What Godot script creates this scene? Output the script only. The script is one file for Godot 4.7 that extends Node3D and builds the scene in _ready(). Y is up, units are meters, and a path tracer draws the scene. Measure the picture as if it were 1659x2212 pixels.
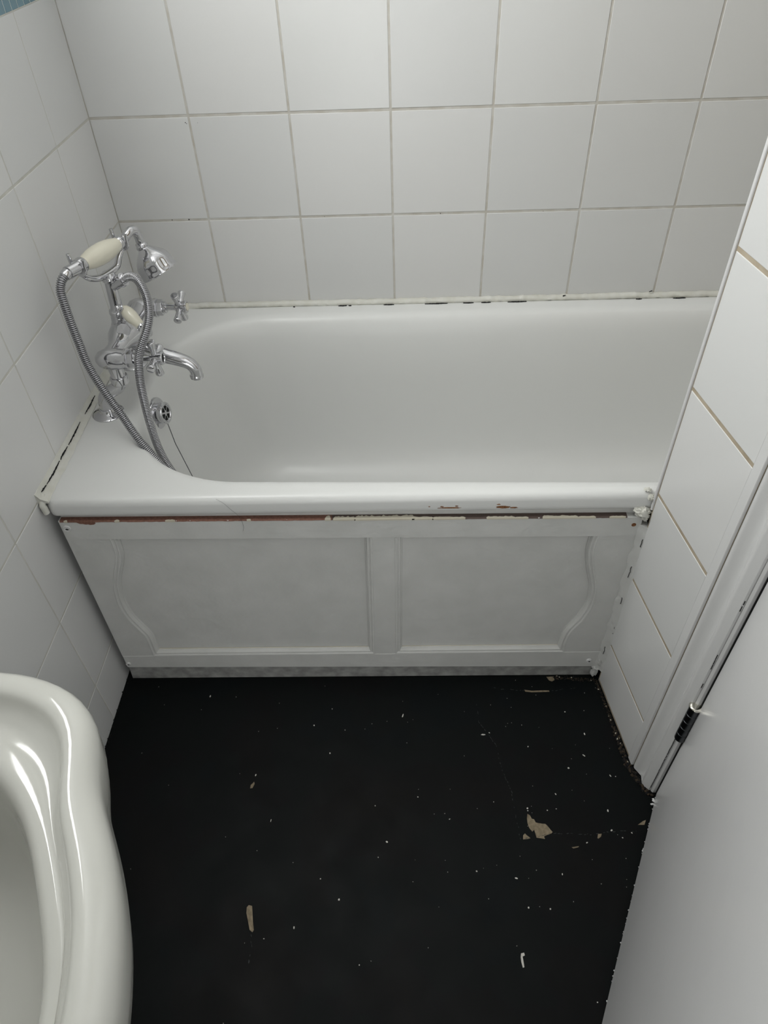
extends Node3D

# A small tiled bathroom: white bath with a panelled front, chrome bath shower mixer, basin edge, black painted floor, open door.

var M := {}

# ---------------------------------------------------------------- mesh helpers
class MB:
	var v := PackedVector3Array()
	var t := PackedInt32Array()
	func p(a: Vector3) -> int:
		v.append(a)
		return v.size() - 1
	func tri(a: int, b: int, c: int) -> void:
		if a != b and b != c and a != c:
			t.append_array([a, b, c])
	func quad(a: int, b: int, c: int, d: int) -> void:
		tri(a, b, c)
		tri(a, c, d)
	# rings of points with the same count, joined to one skin
	func loft(rings: Array, closed := true, cap_first := false, cap_last := false) -> void:
		var base := []
		for r in rings:
			base.append(v.size())
			for q in r:
				v.append(q)
		var n: int = rings[0].size()
		for k in rings.size() - 1:
			for i in (n if closed else n - 1):
				var j := (i + 1) % n
				quad(base[k] + i, base[k] + j, base[k + 1] + j, base[k + 1] + i)
		if cap_first:
			fan(rings[0], true)
		if cap_last:
			fan(rings[rings.size() - 1], false)
	func fan(ring: Array, flip: bool) -> void:
		var c := Vector3.ZERO
		for q in ring:
			c += q
		var m := p(c / ring.size())
		var s := v.size()
		for q in ring:
			v.append(q)
		for i in ring.size():
			var j := (i + 1) % ring.size()
			if flip:
				tri(m, s + j, s + i)
			else:
				tri(m, s + i, s + j)
	# turned shape: profile of [distance along the axis, radius]
	func lathe(from: Vector3, axis: Vector3, prof: Array, seg := 24) -> void:
		var d := axis.normalized()
		var a := d.cross(Vector3.UP if absf(d.y) < 0.9 else Vector3.RIGHT).normalized()
		var b := d.cross(a)
		var rings := []
		for q in prof:
			var r := []
			for i in seg:
				var g := TAU * i / seg
				r.append(from + d * q[0] + (a * cos(g) + b * sin(g)) * maxf(q[1], 0.00001))
			rings.append(r)
		loft(rings, true, true, true)
	# round bar swept along points, radius may vary
	func sweep(pts: Array, radii, seg := 14, caps := true) -> void:
		var rings := []
		var d0: Vector3 = (pts[1] - pts[0]).normalized()
		var a := d0.cross(Vector3.UP if absf(d0.y) < 0.9 else Vector3.RIGHT).normalized()
		for k in pts.size():
			var d: Vector3 = (pts[mini(k + 1, pts.size() - 1)] - pts[maxi(k - 1, 0)]).normalized()
			a = (a - d * a.dot(d)).normalized()
			var b := d.cross(a)
			var rad: float = radii[k] if radii is Array or radii is PackedFloat32Array else radii
			var r := []
			for i in seg:
				var g := TAU * i / seg
				r.append(pts[k] + (a * cos(g) + b * sin(g)) * rad)
			rings.append(r)
		loft(rings, true, caps, caps)
	# box with bevelled edges: centre, size, bevel, own axes
	func box(c: Vector3, s: Vector3, bev := 0.001, basis := Basis.IDENTITY) -> void:
		var h := s / 2.0
		var rings := []
		for lv in [[-h.z, bev], [-h.z + bev, 0.0], [h.z - bev, 0.0], [h.z, bev]]:
			var e: float = lv[1]
			var x := h.x - e
			var y := h.y - e
			var r := []
			for q in [[-x + bev, -y], [x - bev, -y], [x, -y + bev], [x, y - bev], [x - bev, y], [-x + bev, y], [-x, y - bev], [-x, -y + bev]]:
				r.append(c + basis * Vector3(q[0], q[1], lv[0]))
			rings.append(r)
		loft(rings, true, true, true)
	# flat outline in x,y of a frame, from depth z0 to z1 (local), front edge eased
	func prism(poly: Array, z0: float, z1: float, xf := Transform3D.IDENTITY, ease_by := 0.0) -> void:
		var pv := PackedVector2Array()
		for q in poly:
			pv.append(Vector2(q[0], q[1]))
		if Geometry2D.is_polygon_clockwise(pv):
			pv.reverse()
		var tr := Geometry2D.triangulate_polygon(pv)
		var front := pv
		if ease_by > 0.0:
			var off := Geometry2D.offset_polygon(pv, -ease_by, Geometry2D.JOIN_MITER)
			if off.size() == 1 and off[0].size() == pv.size():
				front = off[0]
				# same starting corner
				var best := 0
				for i in front.size():
					if front[i].distance_to(pv[0]) < front[best].distance_to(pv[0]):
						best = i
				var turned := PackedVector2Array()
				for i in front.size():
					turned.append(front[(best + i) % front.size()])
				front = turned
		var lo := []
		var mid := []
		var hi := []
		for q in pv:
			lo.append(xf * Vector3(q.x, q.y, z0))
			mid.append(xf * Vector3(q.x, q.y, z1 - ease_by))
		for q in front:
			hi.append(xf * Vector3(q.x, q.y, z1))
		loft([lo, mid, hi] if ease_by > 0.0 else [lo, mid])
		var s := v.size()
		for q in hi:
			v.append(q)
		for q in lo:
			v.append(q)
		for i in tr.size() / 3:
			tri(s + tr[i * 3], s + tr[i * 3 + 1], s + tr[i * 3 + 2])
			var o := s + hi.size()
			tri(o + tr[i * 3], o + tr[i * 3 + 2], o + tr[i * 3 + 1])
	func volume() -> float:
		var s := 0.0
		var c := v[0]
		for i in t.size() / 3:
			s += (v[t[i * 3]] - c).dot((v[t[i * 3 + 1]] - c).cross(v[t[i * 3 + 2]] - c))
		return s
	# up = Vector3.ZERO: a closed body, else the skin should face that way on the whole
	func commit(crease := 38.0, up := Vector3.ZERO) -> ArrayMesh:
		# weld
		var ids := {}
		var rep := PackedInt32Array()
		rep.resize(v.size())
		var w := PackedVector3Array()
		for i in v.size():
			var key := Vector3i((v[i] * 50000.0).round())
			if not ids.has(key):
				ids[key] = w.size()
				w.append(v[i])
			rep[i] = ids[key]
		var tt := PackedInt32Array()
		for i in t.size() / 3:
			var a := rep[t[i * 3]]
			var b := rep[t[i * 3 + 1]]
			var c := rep[t[i * 3 + 2]]
			if a != b and b != c and a != c:
				tt.append_array([a, b, c])
		v = w
		t = tt
		var nf := t.size() / 3
		var fn := PackedVector3Array()
		fn.resize(nf)
		var total := Vector3.ZERO
		for i in nf:
			fn[i] = (v[t[i * 3 + 1]] - v[t[i * 3]]).cross(v[t[i * 3 + 2]] - v[t[i * 3]])
			total += fn[i]
		var flip := volume() < 0.0 if up == Vector3.ZERO else total.dot(up) < 0.0
		if flip:
			for i in nf:
				var q := t[i * 3 + 1]
				t[i * 3 + 1] = t[i * 3 + 2]
				t[i * 3 + 2] = q
				fn[i] = -fn[i]
		var around := []
		around.resize(v.size())
		for i in nf:
			for k in 3:
				var q := t[i * 3 + k]
				if around[q] == null:
					around[q] = PackedInt32Array()
				around[q].append(i)
		var lim := cos(deg_to_rad(crease))
		var ov := PackedVector3Array()
		var on := PackedVector3Array()
		ov.resize(nf * 3)
		on.resize(nf * 3)
		for i in nf:
			var mine := fn[i].normalized()
			for k in 3:
				var q := t[i * 3 + k]
				var s := Vector3.ZERO
				for f in around[q]:
					if fn[f].normalized().dot(mine) > lim:
						s += fn[f]
				# clockwise fronts for Godot
				var at: int = i * 3 + [0, 2, 1][k]
				ov[at] = v[q]
				on[at] = s.normalized() if s.length_squared() > 0.0 else mine
		var arr := []
		arr.resize(Mesh.ARRAY_MAX)
		arr[Mesh.ARRAY_VERTEX] = ov
		arr[Mesh.ARRAY_NORMAL] = on
		var m := ArrayMesh.new()
		m.add_surface_from_arrays(Mesh.PRIMITIVE_TRIANGLES, arr)
		return m

# smooth curve through points
func spline(pts: Array, per := 8) -> Array:
	var out := []
	for i in pts.size() - 1:
		var a = pts[maxi(i - 1, 0)]
		var b = pts[i]
		var c = pts[i + 1]
		var d = pts[mini(i + 2, pts.size() - 1)]
		for k in per:
			out.append(b.cubic_interpolate(c, a, d, float(k) / per))
	out.append(pts[pts.size() - 1])
	return out

# evenly spaced points along a polyline
func even(pts: Array, step: float) -> Array:
	var out := [pts[0]]
	var left := step
	for i in pts.size() - 1:
		var a = pts[i]
		var b = pts[i + 1]
		var l: float = a.distance_to(b)
		var at := 0.0
		while l - at > left:
			at += left
			out.append(a.lerp(b, at / l))
			left = step
		left -= l - at
	return out

var taken := {}
func numbered(called: String) -> String:
	if not taken.has(called):
		taken[called] = 0
		return called
	taken[called] += 1
	return "%s_%03d" % [called, taken[called]]

func obj(called: String, mesh: Mesh, mat: Material, parent: Node3D = null) -> MeshInstance3D:
	var o := MeshInstance3D.new()
	o.mesh = mesh
	o.material_override = mat
	if parent == null:
		o.name = numbered(called)
		add_child(o)
	else:
		o.name = called
		parent.add_child(o, true)
		if parent.has_meta("base"):
			o.position = -parent.get_meta("base")
	return o

func thing(called: String, label: String, category: String, at: Vector3, group := "") -> Node3D:
	var o := Node3D.new()
	o.name = numbered(called)
	add_child(o)
	o.position = at
	o.set_meta("base", at)
	return tag(o, label, category, group)

func tag(o: Node3D, label: String, category: String, group := "") -> Node3D:
	o.set_meta("label", label)
	o.set_meta("category", category)
	if group != "":
		o.set_meta("group", group)
	return o

func struct(called: String, mesh: Mesh, mat: Material, label := "", category := "") -> MeshInstance3D:
	var o := obj(called, mesh, mat)
	o.set_meta("kind", "structure")
	if label != "":
		tag(o, label, category)
	return o

func mat(c: Color, rough: float, metal := 0.0, spec := 0.5) -> StandardMaterial3D:
	var m := StandardMaterial3D.new()
	m.albedo_color = c
	m.roughness = rough
	m.metallic = metal
	m.metallic_specular = spec
	return m

func slab(c: Vector3, s: Vector3, bev := 0.0005, basis := Basis.IDENTITY) -> ArrayMesh:
	var b := MB.new()
	b.box(c, s, bev, basis)
	return b.commit(20.0)

func noise_tex(seed_n: int, freq: float, ramp: Array, bump := 0.0, octaves := 4) -> NoiseTexture2D:
	var n := FastNoiseLite.new()
	n.seed = seed_n
	n.frequency = freq
	n.fractal_octaves = octaves
	var x := NoiseTexture2D.new()
	x.width = 512
	x.height = 512
	x.seamless = true
	x.noise = n
	if bump > 0.0:
		x.as_normal_map = true
		x.bump_strength = bump
	else:
		var g := Gradient.new()
		g.offsets = PackedFloat32Array([0.0, 1.0])
		g.colors = PackedColorArray(ramp)
		x.color_ramp = g
	return x

func triplanar(m: StandardMaterial3D, scale: float) -> void:
	m.uv1_triplanar = true
	m.uv1_world_triplanar = true
	m.uv1_scale = Vector3.ONE * scale

# ---------------------------------------------------------------- measures (metres, floor at y 0, back wall at z 0, left wall at x 0)
const SLOPE := 0.1272            # the right wall leans out towards the door
const RIM := 0.531
func wall_x(z: float, o := 0.0) -> float:
	return 1.0241 + SLOPE * (z - 0.7) + o

func _ready() -> void:
	# camera
	var cam := Camera3D.new()
	cam.name = "camera"
	var rv := Vector3(-0.7595, 0.0218, -0.0246)
	cam.transform = Transform3D(Basis(rv.normalized(), rv.length()), Vector3(0.61288, 1.31108, 1.54006))
	cam.fov = 72.10
	cam.near = 0.02
	add_child(cam)
	cam.current = true
	# sky and exposure
	var env := Environment.new()
	env.background_mode = Environment.BG_COLOR
	env.background_color = Color(0.55, 0.58, 0.6)
	env.tonemap_mode = Environment.TONE_MAPPER_LINEAR
	env.tonemap_exposure = 0.965
	env.sdfgi_enabled = true
	env.ssao_enabled = true
	env.ssil_enabled = true
	var we := WorldEnvironment.new()
	we.name = "world_environment"
	we.environment = env
	add_child(we)
	# daylight through the frosted window high in the left wall
	var day := AreaLight3D.new()
	day.name = "window_daylight"
	day.area_size = Vector2(0.46, 0.70)
	day.light_color = Color(0.995, 1.0, 0.995)
	day.light_energy = 1.95
	day.area_range = 6.0
	day.shadow_enabled = true
	day.transform = Transform3D(Basis(Vector3.UP, -PI / 2.0), Vector3(-0.02, 1.88, 0.66))
	add_child(day)
	# added soft fill light behind the camera, out of view, to brighten the panel
	var front_fill := AreaLight3D.new()
	front_fill.name = "added_fill_light"
	front_fill.area_size = Vector2(0.7, 0.7)
	front_fill.light_color = Color(0.995, 1.0, 0.995)
	front_fill.light_energy = 0.40
	front_fill.area_range = 6.0
	front_fill.shadow_enabled = true
	front_fill.position = Vector3(0.5, 0.60, 2.22)
	add_child(front_fill)

	make_materials()
	make_shell()
	make_tiles()
	make_floor_details()
	make_door()
	make_bath()
	make_panel()
	make_sealant()
	make_basin()
	make_mixer()
	make_handset()
	make_hose()
	make_chain()
	make_hair()

func make_materials() -> void:
	var tones := [Color(0.845, 0.847, 0.842), Color(0.835, 0.837, 0.833), Color(0.85, 0.85, 0.845)]
	for k in 3:
		var m := mat(tones[k], [0.24, 0.28, 0.31][k])
		M["tile%d" % k] = m
	var g := mat(Color(1, 1, 1), 0.85, 0.0, 0.2)
	g.albedo_texture = noise_tex(5, 0.02, [Color(0.73, 0.71, 0.67), Color(0.81, 0.805, 0.785)])
	triplanar(g, 2.5)
	M.grout = g
	var gl := mat(Color(1, 1, 1), 0.85, 0.0, 0.2)
	gl.albedo_texture = noise_tex(6, 0.02, [Color(0.76, 0.755, 0.72), Color(0.83, 0.825, 0.80)])
	triplanar(gl, 2.5)
	M.grout_left = gl
	var gq := mat(Color(1, 1, 1), 0.9, 0.0, 0.1)
	gq.albedo_texture = noise_tex(7, 0.02, [Color(0.62, 0.57, 0.49), Color(0.74, 0.70, 0.63)])
	triplanar(gq, 2.5)
	M.grout_right = gq
	M.plaster = mat(Color(0.86, 0.86, 0.86), 0.8)
	var e := mat(Color(0.875, 0.878, 0.87), 0.2)
	e.roughness = 0.33
	M.enamel = e
	M.ceramic = mat(Color(0.80, 0.80, 0.775), 0.09)
	M.ivory = mat(Color(0.86, 0.845, 0.78), 0.16)
	var chrome := mat(Color(0.80, 0.80, 0.81), 0.07, 1.0)
	M.chrome = chrome
	M.hose = mat(Color(0.68, 0.68, 0.69), 0.2, 1.0)
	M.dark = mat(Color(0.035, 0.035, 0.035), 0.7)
	M.hole = mat(Color(0.02, 0.02, 0.02), 0.9)
	var pt := mat(Color(1, 1, 1), 0.42, 0.0, 0.4)
	pt.albedo_texture = noise_tex(31, 0.01, [Color(0.795, 0.797, 0.785), Color(0.83, 0.83, 0.82)])
	pt.normal_enabled = true
	pt.normal_texture = noise_tex(33, 0.03, [], 2.0, 3)
	pt.normal_scale = 0.3
	triplanar(pt, 2.0)
	M.paint = pt
	var pg := mat(Color(1, 1, 1), 0.5, 0.0, 0.4)  # grubby plinth paint, darkened further to hold the shade near the floor
	pg.albedo_texture = noise_tex(37, 0.03, [Color(0.50, 0.50, 0.49), Color(0.70, 0.70, 0.69)])
	triplanar(pg, 2.0)
	M.grubby_shaded = pg
	M.shaded_wood = mat(Color(0.34, 0.285, 0.26), 0.75)  # bare wood with the shadow under the rim put into its colour
	var dr := mat(Color(1, 1, 1), 0.22, 0.0, 0.5)
	dr.albedo_texture = noise_tex(35, 0.008, [Color(0.89, 0.89, 0.89), Color(0.905, 0.905, 0.905)])
	triplanar(dr, 1.0)
	M.door = dr
	M.gloss = mat(Color(0.845, 0.845, 0.842), 0.24)
	M.cream = mat(Color(0.81, 0.785, 0.715), 0.6)
	var sl := mat(Color(1, 1, 1), 0.5)
	sl.albedo_texture = noise_tex(41, 0.02, [Color(0.795, 0.79, 0.745), Color(0.86, 0.86, 0.84)])
	triplanar(sl, 3.0)
	M.sealant = sl
	var br := mat(Color(1, 1, 1), 0.7)
	br.albedo_texture = noise_tex(43, 0.05, [Color(0.42, 0.28, 0.23), Color(0.54, 0.39, 0.33)])
	triplanar(br, 6.0)
	M.wood = br
	var ru := mat(Color(1, 1, 1), 0.85)
	ru.albedo_texture = noise_tex(44, 0.06, [Color(0.32, 0.19, 0.10), Color(0.66, 0.46, 0.29)])
	triplanar(ru, 8.0)
	M.rust = ru
	var gr := mat(Color(1, 1, 1), 0.9)
	gr.albedo_texture = noise_tex(45, 0.07, [Color(0.07, 0.06, 0.05), Color(0.36, 0.29, 0.20)])
	triplanar(gr, 8.0)
	M.grime = gr
	M.fleck = mat(Color(0.80, 0.79, 0.76), 0.7)
	var bp := mat(Color(1, 1, 1), 0.85)
	bp.albedo_texture = noise_tex(46, 0.04, [Color(0.44, 0.39, 0.31), Color(0.60, 0.55, 0.46)])
	triplanar(bp, 5.0)
	M.bare = bp
	# black painted floor: faint brown and blue-green patches, brushed relief
	var fl := mat(Color(1, 1, 1), 0.6, 0.0, 0.22)
	fl.albedo_texture = noise_tex(51, 0.006, [Color(0.066, 0.064, 0.062), Color(0.050, 0.070, 0.074)])
	fl.normal_enabled = true
	fl.normal_texture = noise_tex(53, 0.02, [], 2.0, 4)
	fl.normal_scale = 0.25
	fl.roughness_texture = noise_tex(54, 0.015, [Color(0.75, 0.75, 0.75), Color(1, 1, 1)])
	triplanar(fl, 1.3)
	M.floor = fl
	M.seam = mat(Color(0.17, 0.19, 0.19), 0.7)
	M.blue = mat(Color(0.42, 0.55, 0.60), 0.12)
	M.blue2 = mat(Color(0.38, 0.51, 0.56), 0.12)
	M.band_grout = mat(Color(0.86, 0.86, 0.84), 0.7)
	M.trim = mat(Color(0.84, 0.84, 0.84), 0.3)
	M.steel = mat(Color(0.30, 0.31, 0.32), 0.3, 1.0)
	M.bright = mat(Color(0.85, 0.84, 0.80), 0.15, 1.0)
	var gw := mat(Color(0.9, 0.9, 0.9), 0.5)
	gw.emission_enabled = true
	gw.emission = Color(1, 0.995, 0.97)
	gw.emission_energy_multiplier = 1.2
	M.window_glow = gw
	var gd := mat(Color(0.9, 0.9, 0.9), 0.5)
	gd.emission_enabled = true
	gd.emission = Color(1, 1, 0.99)
	gd.emission_energy_multiplier = 0.25
	M.fill_glow = gd  # glow for the pane of the added fill light

# ---------------------------------------------------------------- the room
func make_shell() -> void:
	var b := MB.new()
	b.box(Vector3(1.0, -0.05, 1.1), Vector3(2.3, 0.1, 2.6), 0.0005)
	struct("floor", b.commit(20.0), M.floor, "black painted floor with chipped and peeling patches", "floor")
	b = MB.new()
	b.box(Vector3(1.0, 2.40, 1.1), Vector3(2.3, 0.1, 2.6), 0.0005)
	struct("ceiling", b.commit(20.0), M.plaster)
	# back wall, surface of the joints 1.5 mm behind the tile faces
	struct("wall_back", slab(Vector3(0.80, 1.175, -0.0509), Vector3(2.0, 2.35, 0.1)), M.grout, "white square tiled wall behind the bath", "wall")
	# left wall, in pieces round the window opening
	b = MB.new()
	b.box(Vector3(-0.0608, 0.7575, 1.1), Vector3(0.12, 1.515, 2.4), 0.0)
	b.box(Vector3(-0.0608, 2.30, 1.1), Vector3(0.12, 0.11, 2.4), 0.0)
	b.box(Vector3(-0.0608, 1.88, 0.155), Vector3(0.12, 0.74, 0.51), 0.0)
	b.box(Vector3(-0.0608, 1.88, 1.605), Vector3(0.12, 0.74, 1.39), 0.0)
	struct("wall_left", b.commit(20.0), M.grout_left, "white square tiled wall at the tap end of the bath", "wall")
	# window
	var w := Node3D.new()
	w.name = "window_1"
	w.set_meta("kind", "structure")
	add_child(w)
	b = MB.new()
	for z in [0.425, 0.895]:
		b.box(Vector3(-0.07, 1.88, z), Vector3(0.05, 0.74, 0.03), 0.002)
	for y in [1.525, 2.235]:
		b.box(Vector3(-0.07, y, 0.66), Vector3(0.05, 0.03, 0.44), 0.002)
	obj("window_frame", b.commit(20.0), M.gloss, w)
	obj("pane", slab(Vector3(-0.075, 1.88, 0.66), Vector3(0.006, 0.70, 0.46)), M.window_glow, w)
	# added glowing panel on the front wall, housing for the fill light
	w = Node3D.new()
	w.name = "door_2"
	w.set_meta("kind", "structure")
	add_child(w)
	b = MB.new()
	for x in [0.10, 0.90]:
		b.box(Vector3(x, 1.0, 2.24), Vector3(0.10, 1.98, 0.02), 0.002)
	for q in [[0.125, 0.25], [1.47, 1.04]]:
		b.box(Vector3(0.5, q[0], 2.24), Vector3(0.70, q[1], 0.02), 0.002)
	obj("fill_frame", b.commit(20.0), M.gloss, w)
	obj("pane", slab(Vector3(0.5, 0.60, 2.243), Vector3(0.70, 0.70, 0.006)), M.fill_glow, w)
	# right wall: nib between bath and corridor, then the part above and beyond the door
	b = MB.new()
	var xf := Transform3D(Basis(Vector3(1, 0, 0), Vector3(0, 0, -1), Vector3(0, 1, 0)), Vector3.ZERO)   # local x,y,z -> world x, z, y
	xf = Transform3D(Basis(Vector3(1, 0, 0), Vector3(0, 0, 1), Vector3(0, 1, 0)), Vector3.ZERO)
	b.prism([[wall_x(0.689, 0.0009), 0.6895], [1.85, 0.6895], [1.85, 0.80], [1.20, 0.80], [1.20, 0.934], [wall_x(0.934, 0.026), 0.934], [wall_x(0.882, 0.026), 0.882], [wall_x(0.882, 0.0009), 0.882]], 0.0, 2.35, xf)
	struct("wall_right", b.commit(20.0), M.grout_right, "narrow white tiled wall between the bath and the door frame", "wall")
	b = MB.new()
	b.box(Vector3(1.24, 2.20, 1.32), Vector3(0.12, 0.30, 0.78), 0.0, Basis(Vector3.UP, atan(SLOPE)))
	b.box(Vector3(1.27, 1.175, 2.02), Vector3(0.12, 2.35, 0.66), 0.0, Basis(Vector3.UP, atan(SLOPE)))
	struct("wall_door", b.commit(20.0), M.plaster)
	struct("wall_front", slab(Vector3(1.0, 1.175, 2.30), Vector3(2.3, 2.35, 0.1)), M.plaster)
	b = MB.new()
	b.box(Vector3(1.80, 1.175, 0.30), Vector3(0.1, 2.35, 0.9), 0.0)
	b.box(Vector3(1.95, 1.175, 1.5), Vector3(0.1, 2.35, 1.6), 0.0)
	struct("wall_corridor", b.commit(20.0), M.plaster)

# one tile, its face at z 0 and eased edges, w x h, 8 mm thick
func tile_mesh(w: float, h: float) -> ArrayMesh:
	var b := MB.new()
	var r := []
	for lv in [[0.0, -0.008], [0.0, -0.0011], [0.0005, -0.0003], [0.0014, 0.0]]:
		var x: float = w / 2.0 - lv[0]
		var y: float = h / 2.0 - lv[0]
		r.append([Vector3(-x, -y, lv[1]), Vector3(x, -y, lv[1]), Vector3(x, y, lv[1]), Vector3(-x, y, lv[1])])
	b.loft(r, true, true, true)
	return b.commit(50.0)

func put_tile(parent: Node3D, meshes: Dictionary, basis: Basis, at: Vector3, w: float, h: float, rng: RandomNumberGenerator, called := "tile", m: Material = null) -> void:
	if w < 0.006 or h < 0.006:
		return
	var key := "%.4f,%.4f" % [w, h]
	if not meshes.has(key):
		meshes[key] = tile_mesh(w, h) if called == "tile" else tile_mesh(w, h)
	var o := obj(called, meshes[key], m if m else M["tile%d" % rng.randi_range(0, 2)], parent)
	var amount := 0.0022
	var tilt := Basis(Vector3.UP, rng.randf_range(-amount, amount)) * Basis(Vector3.RIGHT, rng.randf_range(-amount, amount))
	o.transform = Transform3D(basis * tilt, at)

func make_tiles() -> void:
	var rng := RandomNumberGenerator.new()
	rng.seed = 7
	var meshes := {}
	var rows := [0.0, 0.125, 0.3270, 0.5295, 0.7319, 0.9343, 1.1367, 1.1885, 1.3909, 1.5933, 1.7957, 1.9981, 2.2005, 2.35]
	# back wall: columns start at x 0.1979, 0.2 apart; only above the bath
	var wall: Node3D = get_node("wall_back")
	var cols := [0.0]
	for i in 9:
		cols.append(0.1979 + 0.2 * i)
	for j in range(3, rows.size() - 1):
		if j == 6:
			continue
		for i in cols.size() - 1:
			var x0: float = cols[i] + (0.002 if i > 0 else 0.0006)
			var x1: float = cols[i + 1] - 0.002
			var y0: float = rows[j] + 0.0024
			var y1: float = rows[j + 1] - 0.0024
			put_tile(wall, meshes, Basis.IDENTITY, Vector3((x0 + x1) / 2, (y0 + y1) / 2, 0.0), x1 - x0, y1 - y0, rng)
	# left wall, u runs along z
	var left: Node3D = get_node("wall_left")
	var lb := Basis(Vector3.UP, PI / 2.0)
	var zc := [0.0]
	for i in 9:
		zc.append(0.1817 + 0.1983 * i)
	for j in rows.size() - 1:
		if j == 6:
			continue
		for i in zc.size() - 1:
			if rows[j + 1] > 1.515 and (zc[i] < 0.90 and zc[i + 1] > 0.41 or rows[j] < 1.515 or rows[j + 1] > 2.24):
				continue
			var z0: float = zc[i] + (0.0013 if i > 0 else 0.0003)
			var z1: float = zc[i + 1] - 0.0013
			var y0: float = rows[j] + (0.0018 if j > 0 else 0.0)
			var y1: float = rows[j + 1] - 0.0018
			put_tile(left, meshes, lb, Vector3(0.0, (y0 + y1) / 2, (z0 + z1) / 2), z1 - z0, y1 - y0, rng)
	# the border of small blue mosaic above the tiles
	var bl := obj("mosaic_bed", slab(Vector3(-0.002, 1.1630, 1.1), Vector3(0.003, 0.0545, 2.19)), M.band_grout, left)
	bl.set_meta("label", "pale joints of the blue mosaic border")
	var small := tile_mesh(0.0230, 0.0230)
	for r in 2:
		for i in 62:
			var o := obj("mosaic_tile", small, M.blue if rng.randf() < 0.6 else M.blue2, left)
			o.transform = Transform3D(lb, Vector3(0.0006, 1.1482 + 0.0255 * r, 0.0165 + 0.0255 * i))
	obj("mosaic_bed", slab(Vector3(0.85, 1.1630, -0.002), Vector3(1.69, 0.0545, 0.003)), M.band_grout, wall)
	for r in 2:
		for i in 66:
			var o := obj("mosaic_tile", small, M.blue if rng.randf() < 0.6 else M.blue2, wall)
			o.position = Vector3(0.0165 + 0.0255 * i, 1.1482 + 0.0255 * r, 0.0006)
	# right wall: one column of cut tiles
	var right: Node3D = get_node("wall_right")
	var ang := atan(SLOPE)
	var rb := Basis(Vector3.UP, -PI / 2.0 + ang)
	var rr := [0.004, 0.132, 0.334, 0.5365, 0.739, 0.941, 1.1435, 1.346, 1.5485, 1.751, 1.9535, 2.156]
	for j in rr.size() - 1:
		var z0 := 0.6925
		var z1 := 0.8655
		var y0: float = rr[j] + 0.0030
		var y1: float = rr[j + 1] - 0.0030
		var zm := (z0 + z1) / 2
		put_tile(right, meshes, rb, Vector3(wall_x(zm), (y0 + y1) / 2, zm), (z1 - z0) / cos(ang), y1 - y0, rng)
	# painted-over strip between these tiles and the door frame
	var b := MB.new()
	b.box(Vector3(wall_x(0.8738, 0.0032), 1.0, 0.8738), Vector3(0.0165 / cos(ang), 2.0, 0.008), 0.0006, rb)
	obj("painted_strip", b.commit(20.0), M.gloss, right)
	# white tile trim down the outer corner
	b = MB.new()
	b.sweep([Vector3(wall_x(0.689, -0.0002), 0.50, 0.6885), Vector3(wall_x(0.689, -0.0002), 2.15, 0.6885)], 0.0024, 12)
	b.box(Vector3(wall_x(0.686, 0.004), 1.33, 0.6868), Vector3(0.012, 1.65, 0.002), 0.0004)
	struct("trim_1", b.commit(30.0), M.trim, "thin white plastic trim down the tiled corner beside the bath", "trim")
	# mould specks on the tiles
	b = MB.new()
	for q in [[0.190, 0.9225, 0.004], [0.192, 0.9205, 0.003], [0.214, 0.9215, 0.0016], [0.155, 0.7330, 0.004], [0.118, 0.7330, 0.003], [0.45, 0.7318, 0.002], [0.70, 0.7318, 0.003], [0.92, 0.7310, 0.002]]:
		b.lathe(Vector3(q[0], q[1], -0.0002), Vector3(0, 0, 1), [[0.0, q[2] * 0.35], [0.0005, q[2] * 0.25]], 7)
	var sp := obj("mould_specks", b.commit(), M.hole, wall)
	sp.set_meta("kind", "stuff")

# ---------------------------------------------------------------- floor
func blotch(c: Vector2, w: float, l: float, turn: float, rng: RandomNumberGenerator) -> Array:
	var out := []
	for k in 9:
		var a := TAU * k / 9.0
		var r := rng.randf_range(0.75, 1.1)
		out.append([c.x + (cos(a) * w * cos(turn) - sin(a) * l * sin(turn)) * r, c.y + (cos(a) * w * sin(turn) + sin(a) * l * cos(turn)) * r])
	return out

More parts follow.
